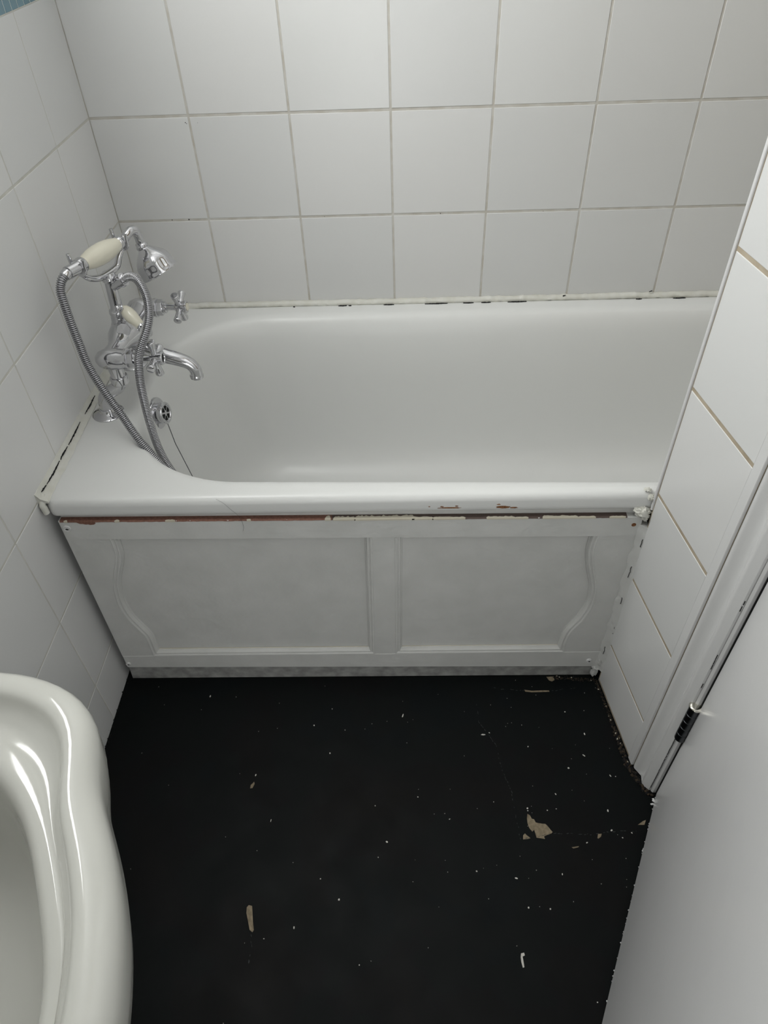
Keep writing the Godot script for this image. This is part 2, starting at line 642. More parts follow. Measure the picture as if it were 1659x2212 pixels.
func make_floor_details() -> void:
	var rng := RandomNumberGenerator.new()
	rng.seed = 12
	var fl: Node3D = get_node("floor")
	var xf := Transform3D(Basis(Vector3(1, 0, 0), Vector3(0, 0, 1), Vector3(0, 1, 0)), Vector3.ZERO)
	for poly in [
		[[.8331,.9772],[.8373,.9799],[.8398,.9862],[.8441,.9874],[.8460,.9930],[.8499,.9941],[.8564,.9952],[.8631,.9957],[.8669,.9997],[.8708,1.0059],[.8741,1.0103],[.8715,1.0129],[.8645,1.0151],[.8574,1.0183],[.8585,1.0227],[.8525,1.0216],[.8438,1.0205],[.8427,1.0129],[.8414,1.0063],[.8376,1.0096],[.8330,1.0030],[.8311,.9952],[.8312,.9862]],
		[[.8201,1.0161],[.8238,1.0128],[.8267,1.0161],[.8327,1.0211],[.8280,1.0226],[.8191,1.0233]],
		[[.8625,.7137],[.8777,.7163],[.8985,.7155],[.9140,.7157],[.9148,.7189],[.8980,.7194],[.8772,.7198],[.8640,.7182]],
		[[.9141,.6823],[.9300,.6815],[.9299,.6901],[.9241,.6937],[.9180,.6906]],
		[[.9553,1.0141],[.9620,1.0135],[.9598,1.0185],[.9547,1.0221],[.9527,1.0213]],
		[[.9036,1.0371],[.9170,1.0354],[.9156,1.0371],[.9065,1.0392]],
		[[1.0309,.9977],[1.0414,.9911],[1.0476,.9889],[1.0426,.9978]],
		[[.3341,1.1360],[.3370,1.1326],[.3430,1.1339],[.3450,1.1437],[.3481,1.1591],[.3512,1.1705],[.3495,1.1742],[.3442,1.1705],[.3392,1.1566],[.3349,1.1451]],
		[[.3086,.9270],[.3089,.9204],[.3125,.9164],[.3144,.9137],[.3160,.9177],[.3130,.9264]],
	]:
		var b := MB.new()
		b.prism(poly, -0.001, 0.0004, xf)
		obj("bare_patch", b.commit(20.0), M.bare, fl)
	var b2 := MB.new()
	b2.prism([[.7920,1.2036],[.7971,1.2025],[.7978,1.2064],[.7939,1.2080],[.7944,1.2134],[.7948,1.2230],[.7923,1.2236],[.7909,1.2155],[.7908,1.2091]], -0.001, 0.0006, xf)
	obj("paint_fleck", b2.commit(20.0), M.fleck, fl)
	# white flecks: x, z, half width, half length, turn
	for q in [[.1924,.7242,1.0,2.6,.1],[.6040,.7733,1.1,3.4,.3],[.4212,.7943,1.2,1.3,0],[.4581,.8555,1.2,1.2,0],[.3157,.9002,.9,2.0,.3],[.3567,.9887,.6,2.2,.2],[.5504,.9615,.8,.8,0],[.6311,.9450,.9,.9,0],[.5730,1.0276,1.7,1.3,.4],[.5577,1.0543,.8,.8,0],[.4570,1.0903,.9,.9,0],[.4913,1.1239,1.4,1.4,0],[.4184,1.1670,.9,1.7,0],[.3699,1.1836,.8,.6,0],[.5299,1.2208,.7,.9,.5],[.4856,.8052,.7,.7,0],[.4561,.7566,.7,.8,0],[.7660,.8171,3.6,1.3,.05],[.9388,.7667,1.3,.8,.1],[.9693,.8167,1.0,2.0,-.3],[.8525,.8435,.9,1.2,.3],[.9592,.8627,.9,2.9,-.8],[.9246,.8887,1.5,1.4,0],[1.0015,.9043,.8,2.2,-.5],[1.0112,.9058,.8,.7,0],[.8912,.9401,.9,1.6,-.5],[.9821,.9718,1.2,2.0,0],[.8708,.9708,.9,.9,0],[.8878,.9681,1.0,.6,0],[.8345,.9669,1.4,1.2,0],[.8346,.9715,.9,.9,0],[.7731,.9546,.7,.7,0],[.7788,.8129,1.3,.7,.5],[.8461,.7961,.6,.6,0],[.9783,.7642,.6,.6,0],[.7309,1.0778,1.3,.9,.3],[.8794,1.0826,.8,1.3,0],[.7987,1.0893,2.2,1.0,.25],[.9324,1.0292,1.6,.8,-.4],[.9809,1.0076,1.8,1.1,-.5],[.9978,1.0207,1.2,.7,.5],[1.0163,1.0120,1.3,.8,.8],[.8134,1.1359,1.3,1.3,0],[.8497,1.1378,1.1,1.1,0],[.6887,.9867,1.3,.7,-.4],[.9013,1.2696,.9,.7,0]]:
		var b := MB.new()
		b.prism(blotch(Vector2(q[0], q[1]), q[2] * 0.00125, q[3] * 0.00125, q[4], rng), -0.001, 0.0008, xf)
		obj("paint_fleck", b.commit(20.0), M.fleck, fl)
	# dust specks and the flaking lines of the sheet joints
	var d := MB.new()
	for k in 95:
		var c := Vector2(rng.randf_range(0.05, 1.02), rng.randf_range(0.69, 1.5))
		if rng.randf() < 0.4:
			c = Vector2(rng.randf_range(0.6, 1.02), rng.randf_range(0.69, 1.1))
		d.prism(blotch(c, rng.randf_range(0.0003, 0.0007), rng.randf_range(0.0003, 0.0009), rng.randf_range(0, 3), rng), -0.0005, 0.0004, xf)
	var ds := obj("dust_specks", d.commit(20.0), M.fleck, fl)
	ds.set_meta("kind", "stuff")
	d = MB.new()
	for line in [[[.7577,.7406],[.7603,.7889],[.7899,.8402],[.7960,.8934],[.8089,.9348],[.8111,.9873],[.8148,1.0247]], [[.8193,1.0223],[.8791,1.0125],[.9286,1.0150],[.9624,1.0126],[.9883,1.0085],[1.0257,1.0086]], [[.80,.709],[.84,.7145],[.8625,.7155]], [[.915,.717],[.935,.7135],[.97,.711]], [[.345,1.175],[.352,1.195],[.350,1.22]]]:
		for i in line.size() - 1:
			var a := Vector2(line[i][0], line[i][1])
			var e := Vector2(line[i + 1][0], line[i + 1][1])
			var n := int(a.distance_to(e) / 0.006) + 1
			for k in n:
				if rng.randf() < 0.72:
					var c := a.lerp(e, (k + rng.randf()) / n) + Vector2(rng.randfn(0, 0.0007), rng.randfn(0, 0.0007))
					d.prism(blotch(c, rng.randf_range(0.0003, 0.0007), rng.randf_range(0.0012, 0.0032), -(e - a).angle_to(Vector2(0, 1)), rng), -0.0005, 0.0005, xf)
	var se := obj("flaking_seam", d.commit(20.0), M.seam, fl)
	se.set_meta("kind", "stuff")
	# crumbling edge along the right wall, the door frame and the panel's foot
	var crumbs := [MB.new(), MB.new(), MB.new()]
	var path := [Vector3(0.93, 0, 0.684), Vector3(1.018, 0, 0.692), Vector3(1.024, 0, 0.74), Vector3(1.033, 0, 0.82), Vector3(1.038, 0, 0.880), Vector3(1.050, 0, 0.912), Vector3(1.063, 0, 0.938), Vector3(1.069, 0, 0.943)]
	for q in even(path, 0.0011):
		for k in 2:
			var which := 0 if rng.randf() < 0.45 else (1 if rng.randf() < 0.93 else 2)
			var r := rng.randf_range(0.0008, 0.0030) * (0.6 if q.z < 0.80 else 1.1)
			lump(crumbs[which], q + Vector3(rng.randfn(0, 0.0022), r * 0.35 + absf(rng.randfn(0, 0.0012)), rng.randfn(0, 0.0025)), r, rng)
	var names := ["floor_grime", "floor_crumbs", "plaster_crumbs"]
	var mats := [M.hole, M.grime, M.cream]
	for k in 3:
		var o := obj(names[k], crumbs[k].commit(30.0), mats[k], fl)
		o.set_meta("kind", "stuff")
	# flakes along the left wall's foot
	d = MB.new()
	for k in 60:
		var z := rng.randf_range(0.68, 0.86)
		lump(d, Vector3(0.002 + absf(rng.randfn(0, 0.002)), 0.0012 + absf(rng.randfn(0, 0.004)), z), rng.randf_range(0.0005, 0.0016), rng)
	var fo := obj("wall_foot_grime", d.commit(30.0), M.hole, fl)
	fo.set_meta("kind", "stuff")

func lump(b: MB, c: Vector3, r: float, rng: RandomNumberGenerator) -> void:
	var rings := []
	for lv in [[-1.0, 0.45], [-0.3, 1.0], [0.5, 0.8], [1.0, 0.25]]:
		var ring := []
		for i in 6:
			var a := TAU * i / 6.0
			var q: float = r * lv[1] * rng.randf_range(0.6, 1.25)
			ring.append(c + Vector3(cos(a) * q, r * lv[0] * rng.randf_range(0.6, 0.9), sin(a) * q))
		rings.append(ring)
	b.loft(rings, true, true, true)

# irregular crumbled lump of filler
func crag(b: MB, c: Vector3, size: Vector3, seed_n: int, rough := 0.45) -> void:
	var n := FastNoiseLite.new()
	n.seed = seed_n
	n.frequency = 0.9
	n.fractal_octaves = 4
	n.fractal_gain = 0.6
	var rings := []
	for j in range(1, 12):
		var la := -PI / 2 + PI * j / 12.0
		var ring := []
		for i in 20:
			var g := TAU * i / 20.0
			var d := Vector3(cos(la) * cos(g), sin(la), cos(la) * sin(g))
			ring.append(c + d * size * (1.0 + rough * 1.6 * n.get_noise_3dv(d * 1.7)))
		rings.append(ring)
	b.loft(rings, true, true, true)

# ---------------------------------------------------------------- door, frame, hinge
func make_door() -> void:
	# moulded frame: section in (z, depth behind the tile face), run upwards
	var sec := [[.8825,.030],[.8825,.0046],[.8850,.0030],[.8875,.0020],[.8900,.0018],[.8925,.0030],[.8950,.0062],[.8980,.0094],[.9020,.0116],[.9060,.0120],[.9100,.0110],[.9140,.0086],[.9175,.0060],[.9205,.0046],[.9230,.0044],[.9250,.0052],[.9338,.0118],[.9338,.032]]
	var lo := []
	var hi := []
	for q in sec:
		lo.append(Vector3(wall_x(q[0], q[1]), 0.002, q[0]))
		hi.append(Vector3(wall_x(q[0], q[1]), 2.05, q[0]))
	var b := MB.new()
	b.loft([lo, hi], true, true, true)
	var fr := struct("trim_2", b.commit(32.0), M.gloss, "white moulded door frame beside the narrow tiled wall", "door frame")
	b = MB.new()
	lo = []
	hi = []
	for q in [[.9346,.034],[.9346,.0160],[.9350,.0156],[.9378,.0176],[.9384,.0184],[.9384,.0215],[.9384,.06],[.9300,.06]]:
		lo.append(Vector3(wall_x(q[0], q[1]), 0.002, q[0]))
		hi.append(Vector3(wall_x(q[0], q[1]), 2.05, q[0]))
	b.loft([lo, hi], true, true, true)
	obj("door_jamb", b.commit(32.0), M.gloss, fr)
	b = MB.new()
	b.box(Vector3(wall_x(0.9395, 0.044), 1.02, 0.9393), Vector3(0.042, 2.03, 0.0026), 0.0003)  # added dark strip, the shade of the door gap put into colour
	var gap_shade := obj("gap_shade", b.commit(20.0), M.dark, fr)
	gap_shade.set_meta("label", "dark strip standing in for the shade in the gap beside the door")
	var rng := RandomNumberGenerator.new()
	rng.seed = 4
	b = MB.new()
	for k in 46:
		var y := 0.02 + k * 0.0125
		if rng.randf() < (0.95 if y < 0.22 else (0.55 if y < 0.42 else 0.12)):
			b.box(Vector3(wall_x(0.9342, 0.0136 + rng.randf_range(-0.0003, 0.0003)), y, 0.9342), Vector3(0.0010, rng.randf_range(0.008, 0.0135), 0.0008), 0.0001)
	var ck := obj("paint_crack", b.commit(20.0), M.hole, fr)
	ck.set_meta("kind", "stuff")
	# the door leaf, ajar into the room
	var a := Vector3(1.0770, 0.008, 0.9428)
	var dir := Vector3(-0.445, 0, 0.8955).normalized()
	var nrm := Vector3(-0.8955, 0, -0.445).normalized()
	var d := Node3D.new()
	d.name = "door_1"
	d.set_meta("kind", "structure")
	tag(d, "flat white gloss painted door standing ajar, hinged beside the tiled wall", "door")
	add_child(d)
	d.position = a
	d.set_meta("base", a)
	b = MB.new()
	var bs := Basis(dir, Vector3.UP, dir.cross(Vector3.UP))
	b.box(a + dir * 0.36 - nrm * 0.0185 + Vector3(0, 0.99, 0), Vector3(0.72, 1.98, 0.037), 0.0016, bs)
	obj("door_leaf", b.commit(30.0), M.door, d)
	# ragged paint along the lower edge
	b = MB.new()
	for k in 30:
		var s := rng.randf_range(0.0, 0.38)
		lump(b, a + dir * s + nrm * 0.0002 + Vector3(0, 0.0005, 0), rng.randf_range(0.0006, 0.0016), rng)
	for q in [[0.016, 0.0024, 0.0034], [0.024, 0.0034, 0.0016]]:
		crag(b, a + dir * q[0] + nrm * 0.002 + Vector3(0, 0.0005, 0), Vector3(q[1], 0.0012, q[2]), int(q[0] * 5000.0), 0.6)
	var pr := obj("ragged_paint_edge", b.commit(25.0), M.gloss, d)
	pr.set_meta("kind", "stuff")
	# hinge knuckle in the gap
	var hx := Vector3(1.0705, 0.2075, 0.9395)
	var hg := obj("hinge", hinge_leaf(hx, dir, nrm), M.steel, d)
	for k in 5:
		b = MB.new()
		var y0 := hx.y + 0.0195 * k
		b.lathe(Vector3(hx.x, y0, hx.z), Vector3.UP, [[0.0, 0.0082], [0.0007, 0.0091], [0.0183, 0.0091], [0.019, 0.0082]], 24)
		obj("knuckle", b.commit(), M.steel, hg)
	b = MB.new()
	b.lathe(Vector3(hx.x, hx.y + 0.0965, hx.z), Vector3.UP, [[0.0, 0.0090], [0.001, 0.0106], [0.0028, 0.0108], [0.0042, 0.0098], [0.0050, 0.0075], [0.0053, 0.004], [0.0054, 0.0]], 24)
	var cp := obj("hinge_cap", b.commit(50.0), M.bright, hg)
	cp.set_meta("label", "bright polished cap on the dark hinge")

func hinge_leaf(h: Vector3, dir: Vector3, nrm: Vector3) -> ArrayMesh:
	var b := MB.new()
	b.box(h + Vector3(0.006, 0.0485, 0.001), Vector3(0.010, 0.096, 0.0022), 0.0003)
	b.box(h + Vector3(0.0, -0.002, 0.0), Vector3(0.008, 0.004, 0.008), 0.0012)
	return b.commit(30.0)

# ---------------------------------------------------------------- bath
# rounded rectangle from x0,z0 to x1,z1 in plan, same count of points whatever the radius
func round_rect(x0: float, z0: float, x1: float, z1: float, r: float, y: float, taper := 0.0) -> Array:
	var out := []
	var cs := [[x1 - r, z1 - r, 0.0], [x0 + r, z1 - r, 0.5], [x0 + r, z0 + r, 1.0], [x1 - r, z0 + r, 1.5]]
	for k in 4:
		var c = cs[k]
		for i in 19:
			var a: float = PI * (c[2] + 0.5 * i / 18.0)
			out.append(Vector3(c[0] + cos(a) * r, y, c[1] + sin(a) * r))
		var n = cs[(k + 1) % 4]
		var a1: float = PI * n[2]
		var to := Vector3(n[0] + cos(a1) * r, y, n[1] + sin(a1) * r)
		var from: Vector3 = out[out.size() - 1]
		for i in range(1, 24):
			out.append(from.lerp(to, i / 24.0))
	if taper != 0.0:
		for i in out.size():
			var f := clampf((out[i].z - 0.3) / 0.34, 0.0, 1.0)
			out[i].z += taper * f * clampf((out[i].x - 0.3) / 0.62, -0.1, 1.2)
	return out

func make_bath() -> void:
	var at := Vector3(0.85, 0.0, 0.35)
	var t := thing("bathtub", "long white enamelled bath set between the tiled walls", "bathtub", at)
	var rings := []
	# outside: x from the left wall to behind the nib
	for q in [[0.060, 0.494], [0.012, 0.494], [0.004, 0.4945], [0.0005, 0.4985], [0.0, 0.505], [0.0, 0.517], [0.0012, 0.5235], [0.0045, 0.5285], [0.0095, 0.5308], [0.016, 0.5314]]:
		rings.append(round_rect(0.006 + q[0], 0.004 + q[0], 1.70 - q[0], 0.6825 - q[0], 0.018, q[1]))
	# opening: inset and height
	for q in [[-0.016, -0.016, 0.5312], [-0.008, -0.008, 0.5302], [0.0, 0.0, 0.5272], [0.004, 0.006, 0.5222], [0.008, 0.012, 0.5140], [0.0115, 0.018, 0.5010], [0.0140, 0.0225, 0.486], [0.0185, 0.030, 0.45], [0.028, 0.042, 0.38], [0.039, 0.054, 0.31], [0.054, 0.066, 0.25], [0.072, 0.080, 0.206], [0.092, 0.096, 0.180], [0.120, 0.120, 0.160], [0.150, 0.150, 0.150], [0.19, 0.19, 0.146], [0.24, 0.24, 0.144], [0.277, 0.277, 0.143]]:
		var d: float = q[1]
		rings.append(round_rect(0.098 + q[0], 0.058 + d, 1.62 - q[0], 0.634 - d, maxf(0.228 - d, 0.004), q[2], 0.016))
	var b := MB.new()
	b.loft(rings, true, false, true)
	obj("tub", b.commit(50.0, Vector3.UP), M.enamel, t)
	# rust and chips low on the rolled front rim
	var rng := RandomNumberGenerator.new()
	rng.seed = 15
	for q in [[0.690, 0.5045, 0.022, 0.0016], [0.676, 0.5075, 0.003, 0.0012], [0.700, 0.5085, 0.003, 0.0014], [0.779, 0.5045, 0.014, 0.0030], [0.770, 0.5110, 0.003, 0.0012], [0.795, 0.5030, 0.008, 0.0014], [0.655, 0.5080, 0.002, 0.0010]]:
		b = MB.new()
		var poly := []
		for k in 14:
			var a := TAU * k / 14.0
			var f := rng.randf_range(0.6, 1.15)
			poly.append([q[0] + cos(a) * q[2] * f, q[1] + sin(a) * q[3] * f])
		b.prism(poly, 0.6815, 0.6829, Transform3D.IDENTITY)
		var o := obj("rust_chip", b.commit(20.0), M.rust, t)
		o.set_meta("label", "rusty chip in the enamel of the front rim")
	# overflow on the tap end
	var oc := Vector3(0.1115, 0.481, 0.363)
	var ax := Vector3(0.985, 0.12, 0.12).normalized()
	b = MB.new()
	b.lathe(oc, ax, [[-0.004, 0.033], [0.001, 0.033], [0.0035, 0.0315], [0.0045, 0.028], [0.0045, 0.0]], 32)
	var of := obj("overflow", b.commit(), M.chrome, t)
	b = MB.new()
	b.lathe(oc, ax, [[0.003, 0.0215], [0.014, 0.0215], [0.0155, 0.0228], [0.0185, 0.0228], [0.020, 0.0215], [0.020, 0.0180], [0.0185, 0.0170], [0.0185, 0.0]], 32)
	obj("overflow_rose", b.commit(), M.chrome, of)
	var e1 := ax.cross(Vector3.UP).normalized()
	var e2 := ax.cross(e1)
	for k in 6:
		b = MB.new()
		var poly := []
		for s in [[0.0055, 0.25], [0.0145, 0.40], [0.0155, 0.0], [0.0145, -0.40], [0.0055, -0.25]]:
			var a: float = TAU * k / 6.0 + s[1]
			poly.append([cos(a) * s[0], sin(a) * s[0]])
		b.prism(poly, 0.0175, 0.0190, Transform3D(Basis(e1, e2, ax), oc))
		obj("overflow_slot", b.commit(20.0), M.hole, of)

# ---------------------------------------------------------------- bath panel
func make_panel() -> void:
	var at := Vector3(0.52, 0.0, 0.66)
	var t := thing("bath_surround", "grey-white painted bath panel with two moulded fields and chipped top edge", "bath panel", at)
	var z0 := 0.655
	var zf := 0.6730       # sunk fields
	var zs := 0.6825       # stiles and rails
	var b := MB.new()
	b.box(Vector3(0.519, 0.27, (z0 + zf) / 2), Vector3(0.995, 0.445, zf - z0), 0.0005)
	obj("backing_board", b.commit(20.0), M.paint, t)
	b = MB.new()
	b.prism([[0.0195, 0.4862], [0.0190, 0.4415], [1.0150, 0.4318], [1.0155, 0.4782]], z0, 0.6840, Transform3D.IDENTITY, 0.0012)
	obj("top_rail", b.commit(20.0), M.paint, t)
	b = MB.new()
	b.prism([[0.0165, 0.0905], [1.0145, 0.0925], [1.0140, 0.0395], [0.0160, 0.0495]], z0, 0.6832, Transform3D.IDENTITY, 0.0012)
	obj("bottom_rail", b.commit(20.0), M.paint, t)
	var lc := []
	for q in spline([Vector2(.0952,.4423), Vector2(.0951,.4240), Vector2(.0932,.4023), Vector2(.0879,.3825), Vector2(.0770,.3553), Vector2(.0657,.3226), Vector2(.0594,.2886), Vector2(.0571,.2533), Vector2(.0614,.2165), Vector2(.0725,.1838), Vector2(.0820,.1558), Vector2(.0826,.1213), Vector2(.0822,.0905)], 6):
		lc.append(q)
	var rc := []
	for q in spline([Vector2(.9492,.4330), Vector2(.9477,.4061), Vector2(.9488,.3842), Vector2(.9560,.3478), Vector2(.9675,.3068), Vector2(.9722,.2740), Vector2(.9708,.2359), Vector2(.9610,.1964), Vector2(.9445,.1600), Vector2(.9385,.1269), Vector2(.9379,.0918)], 6):
		rc.append(q)
	var ls := [[0.0190, 0.4412], [0.0165, 0.0908]]
	for i in lc.size():
		var q: Vector2 = lc[lc.size() - 1 - i]
		ls.append([q.x, q.y])
	b = MB.new()
	b.prism(ls, z0, zs, Transform3D.IDENTITY)
	obj("stile", b.commit(20.0), M.paint, t)
	var rs := [[1.0150, 0.4316], [1.0145, 0.0928]]
	for i in rc.size():
		var q: Vector2 = rc[rc.size() - 1 - i]
		rs.append([q.x, q.y])
	b = MB.new()
	b.prism(rs, z0, zs, Transform3D.IDENTITY)
	obj("stile", b.commit(20.0), M.paint, t)
	b = MB.new()
	b.prism([[.5563, .4368], [.5480, .0912], [.5905, .0918], [.5958, .4364]], z0, zs, Transform3D.IDENTITY)
	obj("mullion", b.commit(20.0), M.paint, t)
	# mouldings: down the curve, along the bottom, up the mullion
	var left := lc.duplicate()
	left.append_array([Vector2(.5480, .0910), Vector2(.5563, .4368)])
	obj("moulding", moulding(left, 1.0, zs), M.paint, t)
	var right := rc.duplicate()
	right.append_array([Vector2(.5905, .0918), Vector2(.5958, .4364)])
	obj("moulding", moulding(right, -1.0, zs), M.paint, t)
	# pale worn paint along the bottom mouldings
	b = MB.new()
	b.box(Vector3(0.315, 0.1040, 0.6738), Vector3(0.44, 0.0026, 0.0012), 0.0003)
	b.box(Vector3(0.765, 0.1046, 0.6738), Vector3(0.325, 0.0026, 0.0012), 0.0003)
	var wp := obj("worn_paint", b.commit(20.0), M.cream, t)
	wp.set_meta("label", "cream worn line of paint along the foot of the sunk fields")
	# skirting piece
	b = MB.new()
	b.prism([[0.0155, 0.0490], [1.0130, 0.0388], [1.0120, 0.0], [0.0120, 0.0]], z0, 0.6775, Transform3D.IDENTITY, 0.0008)
	obj("plinth", b.commit(20.0), M.grubby_shaded, t)
	# bare top edge: brown at the left, coloured darker for the rim's shadow at the right, ragged cream primer left on it
	var rng := RandomNumberGenerator.new()
	rng.seed = 8
	for q in [[0.022, 0.490, 0], [0.490, 0.988, 1]]:
		b = MB.new()
		var n := int((q[1] - q[0]) / 0.006) + 2
		var lo := []
		for k in n:
			var x: float = lerpf(q[0], q[1], k / float(n - 1))
			var y := 0.4866 - 0.0080 * x
			var e := rng.randf_range(-0.0010, 0.0004)
			lo.append([Vector3(x, y - 0.002, 0.6700), Vector3(x, y + 0.0006, 0.6700), Vector3(x, y + 0.0006, 0.6828 + e), Vector3(x, y - 0.0010 + e, 0.6845), Vector3(x, y - 0.0022, 0.6838)])
		b.loft(lo, true, true, true)
		var o := obj("bare_edge", b.commit(30.0), M.wood if q[2] == 0 else M.shaded_wood, t)
		o.set_meta("label", "bare brown wood on the panel's top edge" if q[2] == 0 else "bare wood on the top edge of the panel, coloured dark for the shade under the rim")
	var flat := Transform3D(Basis(Vector3(1, 0, 0), Vector3(0, 0, 1), Vector3(0, 1, 0)), Vector3.ZERO)
	for q in [[0.478, 0.488, 0.010], [0.492, 0.530, 0.008], [0.528, 0.630, 0.010], [0.626, 0.662, 0.006], [0.660, 0.716, 0.0045], [0.752, 0.800, 0.005], [0.800, 0.822, 0.003], [0.846, 0.905, 0.0055], [0.905, 0.935, 0.003], [0.958, 0.985, 0.003], [0.030, 0.036, 0.004], [0.118, 0.126, 0.004], [0.205, 0.222, 0.003], [0.345, 0.352, 0.003]]:
		b = MB.new()
		var n := int((q[1] - q[0]) / 0.0035) + 3
		var poly := []
		for k in n:
			poly.append([lerpf(q[0], q[1], k / float(n - 1)), 0.6850])
		for k in n:
			var f := 1.0 - k / float(n - 1)
			poly.append([lerpf(q[0], q[1], f) + rng.randf_range(-0.0006, 0.0006), 0.6842 - q[2] * rng.randf_range(0.55, 1.0) * (0.35 if k == 0 or k == n - 1 else 1.0)])
		var ym: float = 0.4866 - 0.0080 * (q[0] + q[1]) / 2.0
		b.prism(poly, ym - 0.0022, ym + 0.0011, flat)
		var o := obj("primer_flake", b.commit(20.0), M.cream, t)
		o.set_meta("label", "cream primer flake on the panel's top edge")
	b = MB.new()
	b.prism([[.0233,.4860],[.0539,.4862],[.0758,.4860],[.0832,.4858],[.0836,.4815],[.0800,.4788],[.0735,.4780],[.0700,.4795],[.0661,.4790],[.0610,.4805],[.0560,.4808],[.0510,.4842],[.0300,.4850]], 0.68, 0.6844, Transform3D.IDENTITY)
	obj("chipped_patch", b.commit(20.0), M.wood, t)
	# screws
	for q in [[0.0300, 0.4700, 0.0072, 1], [0.0222, 0.0640, 0.0055, 1], [0.9940, 0.0620, 0.0060, 1], [1.0025, 0.4602, 0.0040, 0]]:
		var c := Vector3(q[0], q[1], 0.6836)
		b = MB.new()
		if q[3] == 1:
			b.lathe(c, Vector3(0, 0, 1), [[-0.002, q[2]], [0.0012, q[2]], [0.0024, q[2] * 0.86], [0.0020, q[2] * 0.66], [0.0011, q[2] * 0.60], [0.0020, q[2] * 0.5], [0.0024, q[2] * 0.2], [0.0024, 0.0]], 24)
			var s := obj("screw", b.commit(), M.gloss, t)
			b = MB.new()
			b.box(c + Vector3(0.0003, -0.0003, 0.0022), Vector3(q[2] * 0.75, 0.0016, 0.0012), 0.0002, Basis(Vector3(0, 0, 1), -0.15))
			b.box(c + Vector3(0.0003, -0.0003, 0.0022), Vector3(0.0016, q[2] * 0.55, 0.0012), 0.0002, Basis(Vector3(0, 0, 1), -0.15))
			obj("screw_slot", b.commit(20.0), M.hole, s)
		else:
			b.lathe(c, Vector3(0, 0, 1), [[-0.002, q[2]], [0.0007, q[2]], [0.0009, q[2] * 0.6], [0.0009, 0.0]], 12)
			obj("screw", b.commit(), M.rust, t)

# profile swept round a field; the outline runs on the stile side, side +1 has the field on its left going down
func moulding(line: Array, side: float, zs: float) -> ArrayMesh:
	var prof := [[0.0, -0.008], [0.0, 0.0004], [0.0012, 0.0016], [0.0030, 0.0013], [0.0040, 0.0000], [0.0052, -0.0012], [0.0062, -0.0012], [0.0070, -0.0002], [0.0088, -0.0004], [0.0104, -0.0022], [0.0118, -0.0062], [0.0128, -0.0066], [0.0138, -0.0094], [0.0138, -0.012]]
	var rings := []
	for i in line.size():
		var p: Vector2 = line[i]
		var a: Vector2 = (p - line[maxi(i - 1, 0)]).normalized()
		var c: Vector2 = (line[mini(i + 1, line.size() - 1)] - p).normalized()
		if i == 0:
			a = c
		if i == line.size() - 1:
			c = a
		var na := Vector2(-a.y, a.x) * side
		var nc := Vector2(-c.y, c.x) * side
		var m := (na + nc).normalized()
		m /= maxf(m.dot(na), 0.35)
		var r := []
		for q in prof:
			var o: Vector2 = p + m * q[0]
			r.append(Vector3(o.x, o.y, zs + q[1]))
		rings.append(r)
	var b := MB.new()
	b.loft(rings, true, true, true)
	return b.commit(28.0)

# ---------------------------------------------------------------- sealant and cracks
func bead(pts: Array, rad: float, rng: RandomNumberGenerator, squash := Vector3.ONE) -> MB:
	var b := MB.new()
	var e := even(pts, 0.004)
	var rings := []
	var n := FastNoiseLite.new()
	n.seed = rng.randi_range(1, 999)
	n.frequency = 45.0
	for k in e.size():
		var d: Vector3 = (e[mini(k + 1, e.size() - 1)] - e[maxi(k - 1, 0)]).normalized()
		var a := d.cross(Vector3(0.3, 0.8, 0.5)).normalized()
		var c := d.cross(a)
		var r := []
		for i in 10:
			var g := TAU * i / 10.0
			var q: float = rad * (1.0 + 0.35 * n.get_noise_3d(e[k].x, e[k].y + i * 0.003, e[k].z))
			r.append(e[k] + (a * cos(g) + c * sin(g)) * q * squash)
		rings.append(r)
	b.loft(rings, true, true, true)
	return b

func crack(pts: Array, w: float, rng: RandomNumberGenerator, out: Vector3) -> ArrayMesh:
	var b := MB.new()
	var e := even(pts, 0.0022)
	var rings := []
	var up := Vector3(0, 1, 0)
	for k in e.size():
		var f := sin(PI * clampf((k + 0.3) / e.size(), 0.03, 0.97))
		var h := w * (0.35 + 0.65 * f) * rng.randf_range(0.6, 1.2)
		var c: Vector3 = e[k] + up * rng.randf_range(-0.0004, 0.0004)
		var across := (up - out * up.dot(out)).normalized()
		rings.append([c - across * h - out * 0.001, c + across * h - out * 0.001, c + across * h + out * 0.0006, c - across * h + out * 0.0006])
	b.loft(rings, true, true, true)
	return b.commit(20.0)

